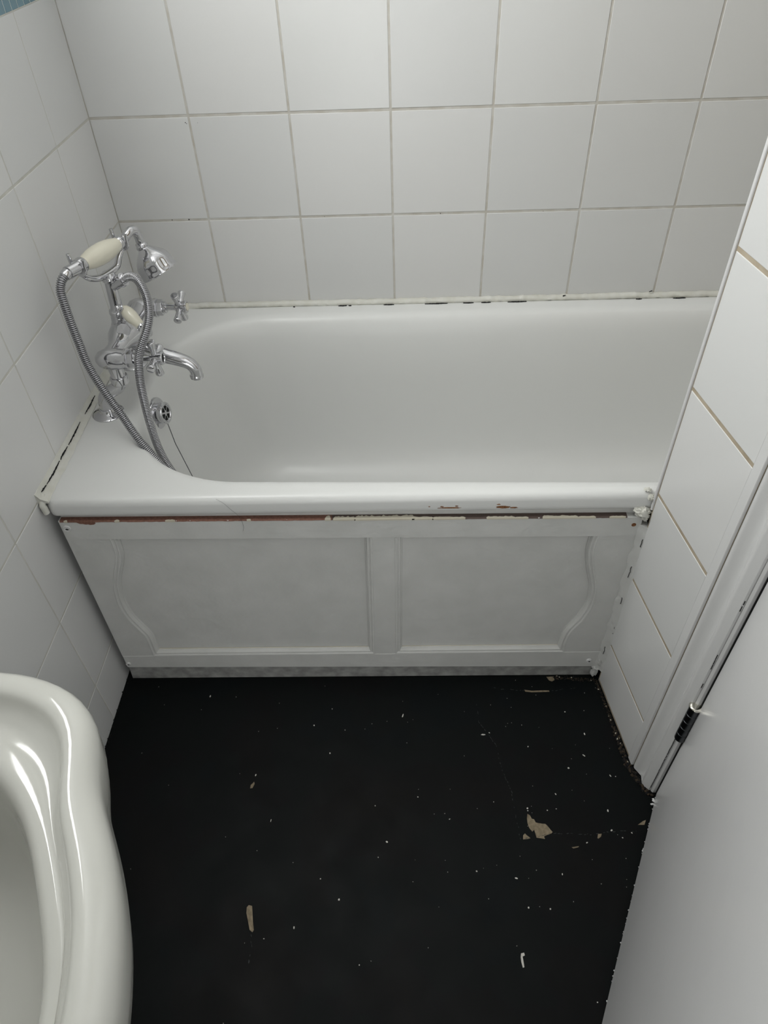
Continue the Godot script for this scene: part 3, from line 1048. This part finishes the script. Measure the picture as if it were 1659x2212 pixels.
func make_sealant() -> void:
	var rng := RandomNumberGenerator.new()
	rng.seed = 23
	# along the back wall
	var b := bead([Vector3(0.005, 0.534, 0.004), Vector3(0.6, 0.5325, 0.004), Vector3(1.20, 0.534, 0.004), Vector3(1.69, 0.534, 0.004)], 0.0098, rng, Vector3(1, 0.75, 0.9))
	var t := struct("trim_3", b.commit(60.0), M.sealant, "cream sealant bead with black gaps along the back of the bath", "sealant")
	for q in [[0.466, 0.486], [0.490, 0.497], [0.572, 0.598], [0.668, 0.722], [0.757, 0.783], [0.799, 0.822], [0.86, 0.905], [0.36, 0.366], [1.155, 1.170], [1.24, 1.27]]:
		var x: float = q[0]
		var k := obj("black_gap", crack([Vector3(x, 0.5322, 0.0172), Vector3((x + q[1]) / 2, 0.5322, 0.0178), Vector3(q[1], 0.5323, 0.0170)], 0.0016, rng, Vector3(0, 0.92, 0.39).normalized()), M.hole, t)
	for q in [[0.991, 0.5405], [1.188, 0.546]]:
		obj("black_gap", crack([Vector3(q[0] - 0.004, q[1], 0.0102), Vector3(q[0] + 0.004, q[1] + 0.002, 0.0098)], 0.0014, rng, Vector3(0, 0.4, 0.9).normalized()), M.hole, t)
	# along the left wall: a wide cream smear, split by a black crack
	b = MB.new()
	var rings := []
	for k in 90:
		var z := 0.006 + k * 0.0076
		var n := rng.randf_range(-0.0008, 0.0008)
		var w := 0.010 + 0.008 * clampf((z - 0.35) / 0.25, 0.0, 1.0)
		rings.append([Vector3(-0.003, 0.528, z), Vector3(-0.003, 0.547, z), Vector3(0.0010, 0.5465 + n, z), Vector3(0.0034, 0.5405 + n, z), Vector3(0.0062, 0.5355, z), Vector3(w * 0.7, 0.5332 + n * 0.2, z), Vector3(w + n * 2.0, 0.5312, z), Vector3(w, 0.528, z)])
	b.loft(rings, true, true, true)
	var l := struct("trim_4", b.commit(50.0), M.sealant, "cream sealant smeared along the left tiles, split by a black crack", "sealant")
	for line in [[Vector3(.0052,.5386,.3800), Vector3(.0054,.5374,.4100), Vector3(.0052,.5382,.4420)], [Vector3(.0048,.5390,.4680), Vector3(.0054,.5376,.5070), Vector3(.0054,.5374,.5380)], [Vector3(.0052,.5380,.5410), Vector3(.0052,.5384,.5730), Vector3(.0056,.5368,.5800)], [Vector3(.0052,.5384,.5830), Vector3(.0056,.5370,.6140), Vector3(.0052,.5382,.6460)], [Vector3(.0052,.5384,.6470), Vector3(.0050,.5390,.6540), Vector3(.0048,.5400,.6680)]]:
		obj("black_crack", crack(line, 0.0014, rng, Vector3(0.75, 0.66, 0).normalized()), M.hole, l)
	# the rest of the bead below the rim's corner
	b = bead([Vector3(0.004, 0.535, 0.668), Vector3(0.007, 0.524, 0.6845), Vector3(0.010, 0.506, 0.6850)], 0.0052, rng)
	obj("sealant_end", b.commit(60.0), M.sealant, l)
	# filler down the right end of the panel, with lumps
	b = MB.new()
	rings = []
	for k in 60:
		var y := 0.46 - k * 0.0072
		var w := 0.0050 + 0.003 * sin(k * 0.7) * rng.randf_range(0.4, 1.0) + 0.0012 * rng.randf_range(-1, 1)
		var x := 1.0165 - 0.0012 * k / 60.0
		rings.append([Vector3(x + 0.012, y, 0.668), Vector3(x - w * 0.5, y, 0.668), Vector3(x - w, y, 0.6832), Vector3(x - w * 0.4, y, 0.6858 + rng.randf_range(-0.0006, 0.001)), Vector3(x + 0.003, y, 0.6885 + rng.randf_range(-0.001, 0.0012)), Vector3(x + 0.0085, y, 0.6930 + 0.004 * rng.randf())])
	b.loft(rings, true, true, true)
	var f := struct("trim_5", b.commit(35.0), M.paint, "ragged painted filler down the right end of the bath panel", "filler")
	for q in [[[[Vector3(1.0125, 0.4905, 0.6845), Vector3(0.0125, 0.0110, 0.0080)], [Vector3(1.0040, 0.4950, 0.6830), Vector3(0.0085, 0.0040, 0.0060)], [Vector3(1.0170, 0.4815, 0.6860), Vector3(0.0060, 0.0085, 0.0060)]], 0], [[[Vector3(1.0180, 0.5230, 0.6840), Vector3(0.0050, 0.0060, 0.0050)], [Vector3(1.0120, 0.5330, 0.6760), Vector3(0.0055, 0.0030, 0.0045)]], 0], [[[Vector3(1.0130, 0.020, 0.681), Vector3(0.0070, 0.0150, 0.0060)], [Vector3(1.0135, 0.036, 0.683), Vector3(0.0085, 0.0070, 0.0060)]], 1], [[[Vector3(1.0165, 0.060, 0.686), Vector3(0.0040, 0.0120, 0.0045)]], 1]]:
		b = MB.new()
		for w in q[0]:
			crag(b, w[0], w[1], rng.randi_range(1, 9999))
		var o := obj("filler_lump", b.commit(50.0), M.sealant if q[1] == 0 else M.paint, f)
		o.set_meta("label", "crumbled lump of filler at the end of the bath rim" if q[1] == 0 else "painted lump of filler at the foot of the panel")
	b = MB.new()
	for k in 5:
		var y := 0.44 - k * 0.082 + rng.randf_range(-0.01, 0.01)
		var line := []
		var x := 1.0200 + rng.randf_range(-0.003, 0.002)
		for w in 6:
			x += rng.randf_range(-0.0008, 0.0008)
			line.append(Vector3(x, y - w * rng.randf_range(0.003, 0.0065), 0.6895 + (x - 1.018) * 0.55))
		b.sweep(line, 0.0006, 6)
	var cr := obj("filler_cracks", b.commit(20.0), M.hole, f)
	cr.set_meta("kind", "stuff")
	# dark open joint between rim end and tiled corner
	obj("open_joint", crack([Vector3(1.0226, 0.528, 0.6868), Vector3(1.0222, 0.545, 0.6872), Vector3(1.0222, 0.575, 0.6872)], 0.0012, rng, Vector3(-0.6, 0.0, 0.8)), M.dark, f)

# ---------------------------------------------------------------- basin
func make_basin() -> void:
	var zc := 1.48
	var half := [[.0, 1.201], [.12, 1.198], [.20, 1.198], [.2615, 1.201], [.304, 1.206], [.3375, 1.2205], [.3635, 1.2455], [.3715, 1.2735], [.3765, 1.2995], [.3965, 1.331], [.4135, 1.365], [.4245, 1.394], [.4305, 1.42], [.4355, 1.4465], [.4370, 1.48]]
	var outer := mirrored(half, zc)
	var bowl := mirrored([[.125, 1.300], [.17, 1.262], [.22, 1.258], [.262, 1.262], [.2914, 1.2782], [.3155, 1.2967], [.3330, 1.3146], [.3551, 1.3500], [.3718, 1.3828], [.3852, 1.4099], [.3906, 1.4251], [.3965, 1.4471], [.3995, 1.48]], zc)
	var o := Vector2(0.2, zc)
	var n := 150
	var ro := []
	var rb := []
	for i in n:
		var a := TAU * i / n
		ro.append(reach(outer, o, a))
		rb.append(reach(bowl, o, a))
	for s in 5:
		ro = smoothed(ro, 0.5)
	for s in 4:
		rb = smoothed(rb, 0.5)
	for i in n:
		rb[i] = minf(rb[i], ro[i] - 0.0400)
	for s in 6:
		rb = smoothed(rb, 0.5)
	var t := thing("wash_basin", "white ceramic wash basin with waisted rim, fixed to the left tiles", "wash basin", Vector3(0.2, 0.0, zc))
	var rings := []
	# under the rim and outside
	for q in [[0.55, 0.60], [0.75, 0.66], [0.90, 0.71], [0.965, 0.745], [0.990, 0.772]]:
		rings.append(ring(o, ro, q[0], 0.0, q[1]))
	for q in [[0.0015, 0.786], [0.0, 0.797], [0.0010, 0.806], [0.0040, 0.8130], [0.0085, 0.8175], [0.0145, 0.8200], [0.0200, 0.8206], [0.0238, 0.8200], [0.0268, 0.8180], [0.0286, 0.8145], [0.0310, 0.8105], [0.0345, 0.8062]]:
		rings.append(ring(o, ro, 1.0, q[0], q[1]))
	# valley between the lip and the bowl, deepest at the corner recess
	for f in [0.25, 0.5, 0.75]:
		var r := []
		for i in n:
			var a := TAU * i / n
			var lip: float = ro[i] - 0.0345
			var inn: float = rb[i] + 0.006
			var gap := clampf((lip - inn) / 0.045, 0.0, 1.0)
			var rad: float = lerpf(lip, maxf(minf(inn, lip - 0.002), 0.02), f)
			var y: float = 0.8055 - [0.002, 0.0026, 0.001][int(f * 4) - 1] * (0.4 + 2.6 * gap)
			r.append(Vector3(maxf(o.x + cos(a) * rad, 0.0), y, o.y + sin(a) * rad))
		rings.append(r)
	for q in [[-0.004, 0.8052], [0.001, 0.8050], [0.0055, 0.8024], [0.0090, 0.7970], [0.0115, 0.7890], [0.0145, 0.7740], [0.0200, 0.7440], [0.0300, 0.7080], [0.0480, 0.6820], [0.08, 0.6660], [0.13, 0.6600]]:
		var r := []
		for i in n:
			var a := TAU * i / n
			var rad: float = maxf(minf(rb[i], ro[i] - 0.0385) - q[0], 0.012)
			r.append(Vector3(maxf(o.x + cos(a) * rad, 0.0), q[1], o.y + sin(a) * rad))
		rings.append(r)
	var b := MB.new()
	b.loft(rings, true, false, true)
	obj("bowl", b.commit(60.0, Vector3.UP), M.ceramic, t)
	# waste and pedestal
	b = MB.new()
	b.lathe(Vector3(0.2, 0.6595, zc), Vector3.UP, [[0.0, 0.026], [0.003, 0.026], [0.0045, 0.023], [0.0035, 0.018], [0.0, 0.016]], 28)
	obj("waste", b.commit(), M.chrome, t)
	b = MB.new()
	var pr := []
	for q in [[0.0, 0.105], [0.02, 0.108], [0.06, 0.098], [0.15, 0.082], [0.35, 0.074], [0.55, 0.080], [0.64, 0.092], [0.68, 0.10]]:
		pr.append([q[0], q[1]])
	b.lathe(Vector3(0.14, 0.0, zc), Vector3.UP, pr, 36)
	obj("pedestal", b.commit(), M.ceramic, t)
	# soap scum in the corner recess
	var rng := RandomNumberGenerator.new()
	rng.seed = 31

func ring(o: Vector2, radii: Array, f: float, inset: float, y: float) -> Array:
	var r := []
	for i in radii.size():
		var a := TAU * i / radii.size()
		var rad: float = radii[i] * f - inset
		r.append(Vector3(maxf(o.x + cos(a) * rad, 0.001), y, o.y + sin(a) * rad))
	return r

func mirrored(half: Array, zc: float) -> PackedVector2Array:
	var out := PackedVector2Array()
	for q in half:
		out.append(Vector2(q[0], q[1]))
	for i in range(half.size() - 2, -1, -1):
		out.append(Vector2(half[i][0], 2.0 * zc - half[i][1]))
	return out

func reach(poly: PackedVector2Array, o: Vector2, a: float) -> float:
	var d := Vector2(cos(a), sin(a))
	var best := 0.0
	for i in poly.size():
		var hit = Geometry2D.segment_intersects_segment(o, o + d * 2.0, poly[i], poly[(i + 1) % poly.size()])
		if hit != null:
			best = maxf(best, o.distance_to(hit))
	return best

func smoothed(r: Array, f: float) -> Array:
	var out := []
	for i in r.size():
		var m: float = (r[(i + 1) % r.size()] + r[(i + r.size() - 1) % r.size()]) / 2.0
		out.append(lerpf(r[i], m, f))
	return out

# ---------------------------------------------------------------- bath shower mixer
func valve(t: Node3D, z: float, x0: float, y: float, hub_x: float, turn: float, button: bool) -> void:
	var b := MB.new()
	b.lathe(Vector3(x0, y, z), Vector3.RIGHT, [[-0.030, 0.0], [-0.028, 0.008], [-0.022, 0.0145], [-0.012, 0.0185], [0.0, 0.0195], [0.014, 0.0185], [0.024, 0.0175], [0.026, 0.0185], [0.030, 0.0185], [0.031, 0.0172]], 32)
	var body := obj("valve", b.commit(), M.chrome, t)
	b = MB.new()
	b.lathe(Vector3(x0 + 0.030, y, z), Vector3.RIGHT, [[0.0, 0.0150], [0.001, 0.0158], [0.011, 0.0158], [0.012, 0.0150]], 6)
	obj("hex_nut", b.commit(20.0), M.chrome, body)
	b = MB.new()
	b.lathe(Vector3(x0 + 0.041, y, z), Vector3.RIGHT, [[0.0, 0.0115], [0.007, 0.0115], [0.008, 0.0105], [0.0085, 0.0062], [hub_x - x0 - 0.050, 0.0058], [hub_x - x0 - 0.049, 0.0074], [hub_x - x0 - 0.041, 0.0074]], 24)
	obj("stem", b.commit(), M.chrome, body)
	# cross handle
	b = MB.new()
	b.lathe(Vector3(hub_x - 0.010, y, z), Vector3.RIGHT, [[0.0, 0.0080], [0.002, 0.0098], [0.016, 0.0104], [0.019, 0.0122], [0.0225, 0.0126], [0.024, 0.0115], [0.024, 0.0085], [0.0222, 0.0080], [0.0222, 0.0]], 28)
	var h := obj("cross_handle", b.commit(), M.chrome, t)
	for k in 4:
		var g := turn + PI / 2.0 * k
		var d := Vector3(0, cos(g), sin(g))
		b = MB.new()
		b.lathe(Vector3(hub_x - 0.001, y, z) + d * 0.006, d, [[0.0, 0.0058], [0.008, 0.0054], [0.015, 0.0060], [0.022, 0.0074], [0.0265, 0.0080], [0.0285, 0.0077], [0.0295, 0.0066], [0.0298, 0.0]], 18)
		obj("handle_arm", b.commit(50.0), M.chrome, h)
	b = MB.new()
	b.lathe(Vector3(hub_x + 0.0118, y, z), Vector3.RIGHT, [[0.0, 0.0078], [0.0030, 0.0078], [0.0042, 0.0066], [0.0046, 0.0]] if button else [[0.0, 0.0080], [0.0006, 0.0080], [0.0006, 0.0]], 24)
	var bt := obj("index_button", b.commit(), M.ivory if button else M.dark, h)
	bt.set_meta("label", "white index button" if button else "dark open end of the handle, its button missing")

func make_mixer() -> void:
	var zf := 0.431
	var zb := 0.251
	var zm := 0.341
	var t := thing("bath_mixer", "chrome bath shower mixer with two cross handles on the bath rim", "tap", Vector3(0.046, RIM, zm))
	for z in [zf, zb]:
		var s := 1.0 if z == zf else -1.0
		var b := MB.new()
		b.lathe(Vector3(0.046, 0.5308, z), Vector3.UP, [[0.0, 0.0300], [0.0022, 0.0300], [0.0040, 0.0275], [0.0058, 0.0210], [0.0085, 0.0160], [0.0125, 0.0145], [0.0140, 0.0135]], 40)
		obj("flange", b.commit(), M.chrome, t)
		b = MB.new()
		b.sweep(spline([Vector3(0.046, 0.540, z), Vector3(0.0465, 0.556, z), Vector3(0.052, 0.571, z), Vector3(0.066, 0.581, z - 0.001 * s), Vector3(0.080, 0.589, z - 0.002 * s), Vector3(0.0880, 0.601, z - 0.003 * s)], 6), 0.0122, 20)
		b.lathe(Vector3(0.0885, 0.598, z - 0.003 * s), Vector3(-0.05, 1, 0), [[-0.002, 0.0128], [0.0, 0.0158], [0.002, 0.0168], [0.013, 0.0168], [0.015, 0.0155]], 28)
		obj("tap_leg", b.commit(), M.chrome, t)
		b = MB.new()
		b.lathe(Vector3(0.0878, 0.613, z - 0.003 * s), Vector3(-0.03, 1, 0.0), [[0.0, 0.0135], [0.006, 0.0130], [0.016, 0.0135], [0.030, 0.0165]], 28)
		obj("leg_neck", b.commit(), M.chrome, t)
	valve(t, zf, 0.088, 0.650, 0.168, 0.06, false)
	valve(t, zb, 0.098, 0.657, 0.174, 0.42, true)
	# body joining the two valves, waisted, with a belly in the middle
	var b := MB.new()
	b.lathe(Vector3(0.086, 0.650, zf + 0.002), Vector3(0.045, 0.03, -1), [[-0.018, 0.0], [-0.016, 0.008], [-0.010, 0.0145], [0.0, 0.0185], [0.018, 0.0185], [0.034, 0.0165], [0.050, 0.0205], [0.070, 0.0275], [0.090, 0.0300], [0.110, 0.0275], [0.130, 0.0205], [0.150, 0.0175], [0.170, 0.0190], [0.186, 0.0190], [0.194, 0.015], [0.198, 0.0]], 40)
	obj("tap_body", b.commit(60.0), M.chrome, t)
	# facetted diverter housing, lever and its ball
	b = MB.new()
	b.lathe(Vector3(0.092, 0.664, zm + 0.010), Vector3(0.30, 0.45, 0.84), [[0.0, 0.0175], [0.014, 0.0175], [0.020, 0.0135], [0.028, 0.0120], [0.029, 0.0]], 8)
	obj("diverter", b.commit(20.0), M.chrome, t)
	var la := Vector3(0.1135, 0.7155, 0.372)
	var le := Vector3(0.1465, 0.6930, 0.398)
	var ld := (le - la).normalized()
	b = MB.new()
	b.lathe(la, ld, [[-0.006, 0.0], [-0.005, 0.0062], [0.0, 0.0096], [0.008, 0.0118], [0.018, 0.0122], [0.030, 0.0105], [0.040, 0.0086], [0.044, 0.0082]], 28)
	var lv := obj("diverter_lever", b.commit(60.0), M.ivory, t)
	lv.set_meta("label", "ivory ceramic diverter lever")
	b = MB.new()
	b.lathe(la + ld * 0.0435, ld, [[0.0, 0.0084], [0.001, 0.0092], [0.004, 0.0092], [0.006, 0.0076], [0.0065, 0.0]], 24)
	obj("lever_ring", b.commit(), M.chrome, lv)
	b = MB.new()
	var up := Vector3(-0.25, 0.55, 0.80).normalized()
	b.lathe(la + Vector3(-0.003, 0.002, 0.001) + up * 0.007, up, [[0.0, 0.0078], [0.003, 0.0078], [0.0038, 0.0066]], 6)
	b.lathe(la + Vector3(-0.003, 0.002, 0.001) + up * 0.0105, up, [[0.0, 0.0040], [0.0015, 0.0052], [0.0040, 0.0058], [0.0072, 0.0044], [0.0088, 0.0020], [0.0090, 0.0]], 20)
	b.sweep([Vector3(0.098, 0.692, zm + 0.012), la + Vector3(-0.006, -0.004, -0.006)], 0.006, 16)
	obj("lever_finial", b.commit(50.0), M.chrome, lv)
	# riser
	b = MB.new()
	b.lathe(Vector3(0.0840, 0.655, zm), Vector3(0.055, 1, 0), [[0.0, 0.0240], [0.012, 0.0200], [0.022, 0.0158], [0.032, 0.0150], [0.033, 0.0140], [0.036, 0.0140], [0.037, 0.0152], [0.041, 0.0160], [0.045, 0.0152], [0.046, 0.0132], [0.050, 0.0115], [0.054, 0.0110], [0.100, 0.0104], [0.101, 0.0118], [0.103, 0.0134], [0.108, 0.0136], [0.112, 0.0120], [0.118, 0.0098]], 36)
	obj("riser", b.commit(35.0), M.chrome, t)
	# outlet elbow for the hose
	b = MB.new()
	b.sweep(spline([Vector3(0.088, 0.745, zm), Vector3(0.100, 0.751, zm + 0.001), Vector3(0.114, 0.7590, zm + 0.003)], 6), 0.0098, 18)
	b.lathe(Vector3(0.108, 0.7555, zm + 0.002), Vector3(0.80, 0.48, 0.14), [[0.0, 0.0105], [0.001, 0.0122], [0.011, 0.0122], [0.012, 0.0105]], 24)
	obj("hose_outlet", b.commit(40.0), M.chrome, t)
	# spout
	b = MB.new()
	var sp := spline([Vector3(0.092, 0.636, zm), Vector3(0.118, 0.618, zm), Vector3(0.150, 0.602, zm), Vector3(0.178, 0.592, zm), Vector3(0.196, 0.582, zm), Vector3(0.2040, 0.568, zm), Vector3(0.2035, 0.552, zm)], 8)
	var rad := []
	for k in sp.size():
		var f := k / float(sp.size() - 1)
		rad.append(lerpf(0.0170, 0.0122, minf(f * 1.5, 1.0)) + (0.0012 if f > 0.93 else 0.0))
	b.sweep(sp, rad, 28)
	var so := obj("spout", b.commit(50.0), M.chrome, t)
	b = MB.new()
	b.lathe(Vector3(0.2035, 0.5522, zm), Vector3.DOWN, [[0.0, 0.0095], [0.0006, 0.0095], [0.0006, 0.0]], 20)
	obj("spout_mouth", b.commit(), M.dark, so)
	# cradle for the hand shower
	var d := Vector3(0.41, 0.0, -0.91).normalized()
	var c := Vector3(0.0905, 0.775, zm)
	var f0 := Vector3(0.068, 0.8085, 0.3975)
	var f1 := Vector3(0.1120, 0.8102, 0.2980)
	b = MB.new()
	var arm := spline([f0 + Vector3(0, -0.012, 0), f0 + Vector3(0.006, -0.026, -0.012), c + d * -0.024 + Vector3(0, -0.003, 0), c + Vector3(0, -0.005, 0), c + d * 0.024 + Vector3(0, -0.002, 0), f1 + Vector3(-0.006, -0.024, 0.013), f1 + Vector3(0, -0.012, 0)], 6)
	var ar := []
	for k in arm.size():
		ar.append(0.0042 + 0.0022 * absf(sin(PI * k / (arm.size() - 1))))
	b.sweep(arm, ar, 14)
	var side := d.cross(Vector3.UP).normalized()
	for f in [f0, f1]:
		var y := []
		for k in 15:
			var a := PI * (0.94 + 1.12 * k / 14.0)
			y.append(f + side * cos(a) * 0.0142 + Vector3.UP * sin(a) * 0.0142)
		y.append(f + side * 0.0150 + Vector3.UP * 0.014)
		y.insert(0, f - side * 0.0150 + Vector3.UP * 0.020)
		var rr := []
		for k in y.size():
			rr.append(0.0034)
		b.sweep(y, rr, 12)
	obj("cradle", b.commit(50.0), M.chrome, t)

# ---------------------------------------------------------------- hand shower
func make_handset() -> void:
	var a := Vector3(0.0725, 0.8095, 0.3920)
	var d := Vector3(0.41, 0.006, -0.91).normalized()
	var t := thing("hand_shower", "telephone style hand shower with ivory ceramic grip, lying in its chrome cradle", "hand shower", Vector3(0.09, 0.79, 0.341))
	var b := MB.new()
	b.lathe(a + d * 0.004, d, [[0.0, 0.0105], [0.006, 0.0128], [0.018, 0.0158], [0.032, 0.0176], [0.047, 0.0178], [0.062, 0.0166], [0.075, 0.0140], [0.084, 0.0115], [0.088, 0.0100]], 36)
	var h := obj("grip", b.commit(60.0), M.ivory, t)
	h.set_meta("label", "ivory ceramic grip")
	b = MB.new()
	b.lathe(a, d, [[-0.034, 0.0090], [-0.033, 0.0108], [-0.010, 0.0112], [-0.009, 0.0125], [-0.004, 0.0132], [0.000, 0.0132], [0.004, 0.0118], [0.006, 0.0100]], 28)
	obj("hose_collar", b.commit(40.0), M.chrome, t)
	var e := a + d * 0.092
	b = MB.new()
	b.lathe(e, d, [[-0.002, 0.0100], [0.000, 0.0118], [0.004, 0.0122], [0.008, 0.0110], [0.012, 0.0088]], 28)
	var neck := spline([e + d * 0.008, e + d * 0.020 + Vector3(0, 0.003, 0), e + d * 0.034 + Vector3(0.002, 0.009, 0), e + d * 0.046 + Vector3(0.002, 0.005, 0), e + d * 0.052 + Vector3(0.001, -0.010, 0), e + d * 0.053 + Vector3(0.001, -0.024, 0)], 8)
	b.sweep(neck, 0.0080, 22)
	obj("neck", b.commit(45.0), M.chrome, t)
	# bell shaped rose, wavy at its rim
	var n0: Vector3 = neck[neck.size() - 1]
	var ax := Vector3(0.42, -0.88, 0.10).normalized()
	b = MB.new()
	var u := ax.cross(Vector3(0, 0, 1)).normalized()
	var w := ax.cross(u)
	var rings := []
	for q in [[-0.006, 0.0088, 0.0], [-0.001, 0.0098, 0.0], [0.001, 0.0118, 0.0], [0.004, 0.0118, 0.0], [0.006, 0.0104, 0.0], [0.010, 0.0140, 0.0], [0.016, 0.0215, 0.2], [0.024, 0.0290, 0.4], [0.032, 0.0332, 0.7], [0.038, 0.0342, 1.0], [0.044, 0.0340, 1.0], [0.049, 0.0350, 0.8], [0.053, 0.0370, 0.4], [0.055, 0.0372, 0.2], [0.0565, 0.0360, 0.0], [0.0555, 0.0330, 0.0], [0.058, 0.020, 0.0], [0.059, 0.004, 0.0]]:
		var r := []
		for i in 72:
			var g := TAU * i / 72.0
			var rad: float = q[1] * (1.0 + 0.035 * q[2] * cos(g * 9.0))
			r.append(n0 + ax * q[0] + (u * cos(g) + w * sin(g)) * rad)
		rings.append(r)
	b.loft(rings, true, true, true)
	obj("shower_rose", b.commit(40.0), M.chrome, t)

# ---------------------------------------------------------------- hose
func make_hose() -> void:
	var pts := [Vector3(0.0580, 0.8095, 0.4250), Vector3(0.0515, 0.803, 0.437), Vector3(0.0475, 0.788, 0.446), Vector3(0.0490, 0.769, 0.452), Vector3(0.052, 0.742, 0.459), Vector3(0.058, 0.706, 0.469), Vector3(0.066, 0.668, 0.481), Vector3(0.086, 0.625, 0.497), Vector3(0.108, 0.583, 0.510), Vector3(0.134, 0.542, 0.530), Vector3(0.161, 0.488, 0.536), Vector3(0.183, 0.42, 0.530), Vector3(0.20, 0.34, 0.51), Vector3(0.23, 0.25, 0.48), Vector3(0.27, 0.19, 0.45), Vector3(0.32, 0.161, 0.42), Vector3(0.38, 0.154, 0.40), Vector3(0.43, 0.153, 0.42), Vector3(0.43, 0.153, 0.46), Vector3(0.37, 0.157, 0.485), Vector3(0.30, 0.175, 0.485), Vector3(0.235, 0.24, 0.485), Vector3(0.19, 0.33, 0.482), Vector3(0.156, 0.42, 0.480), Vector3(0.1415, 0.471, 0.475), Vector3(0.1370, 0.528, 0.470), Vector3(0.138, 0.587, 0.465), Vector3(0.140, 0.624, 0.460), Vector3(0.146, 0.662, 0.453), Vector3(0.156, 0.685, 0.446), Vector3(0.166, 0.704, 0.436), Vector3(0.1715, 0.722, 0.420), Vector3(0.170, 0.741, 0.400), Vector3(0.163, 0.756, 0.384), Vector3(0.153, 0.7665, 0.370), Vector3(0.142, 0.7705, 0.360), Vector3(0.129, 0.7675, 0.350), Vector3(0.1165, 0.7605, 0.3445)]
	var line := even(spline(pts, 10), 0.00082)
	var rad := PackedFloat32Array()
	for k in line.size():
		rad.append([0.0058, 0.0075, 0.0079, 0.0075][k % 4])
	var b := MB.new()
	b.sweep(line, rad, 12)
	var t := thing("shower_hose", "ribbed chrome shower hose looping from the mixer down into the bath", "hose", Vector3(0.35, 0.15, 0.44))
	obj("ribbed_tube", b.commit(62.0), M.hose, t)
	for q in [[pts[0], pts[1]], [pts[pts.size() - 1], pts[pts.size() - 2]]]:
		b = MB.new()
		b.lathe(q[0], q[1] - q[0], [[-0.004, 0.0085], [0.001, 0.0092], [0.006, 0.0092], [0.007, 0.0080]], 20)
		obj("hose_ferrule", b.commit(), M.chrome, t)

func make_chain() -> void:
	var t := thing("plug_chain", "thin ball chain hanging from the overflow down into the bath", "chain", Vector3(0.15, 0.48, 0.38))
	var b := MB.new()
	var line := even([Vector3(0.1290, 0.462, 0.3700), Vector3(0.139, 0.42, 0.385), Vector3(0.164, 0.34, 0.405), Vector3(0.176, 0.25, 0.43), Vector3(0.20, 0.195, 0.44), Vector3(0.26, 0.172, 0.44)], 0.0027)
	for q in line:
		b.lathe(q + Vector3(0, 0.0012, 0), Vector3.DOWN, [[0.0, 0.0], [0.0003, 0.0008], [0.0012, 0.0012], [0.0021, 0.0008], [0.0024, 0.0]], 6)
	b.sweep(line, 0.0004, 5)
	obj("chain_beads", b.commit(60.0), M.steel, t)

func make_hair() -> void:
	var b := MB.new()
	b.sweep(spline([Vector3(0.300, 0.5288, 0.6790), Vector3(0.312, 0.5225, 0.6828), Vector3(0.322, 0.5080, 0.6833), Vector3(0.331, 0.4960, 0.6835), Vector3(0.336, 0.4830, 0.6848), Vector3(0.337, 0.4690, 0.6846), Vector3(0.334, 0.4580, 0.6845)], 6), 0.00016, 5)
	var o := obj("hair", b.commit(), M.dark)
	tag(o, "single thin dark hair stuck across the bath rim and panel top", "hair")
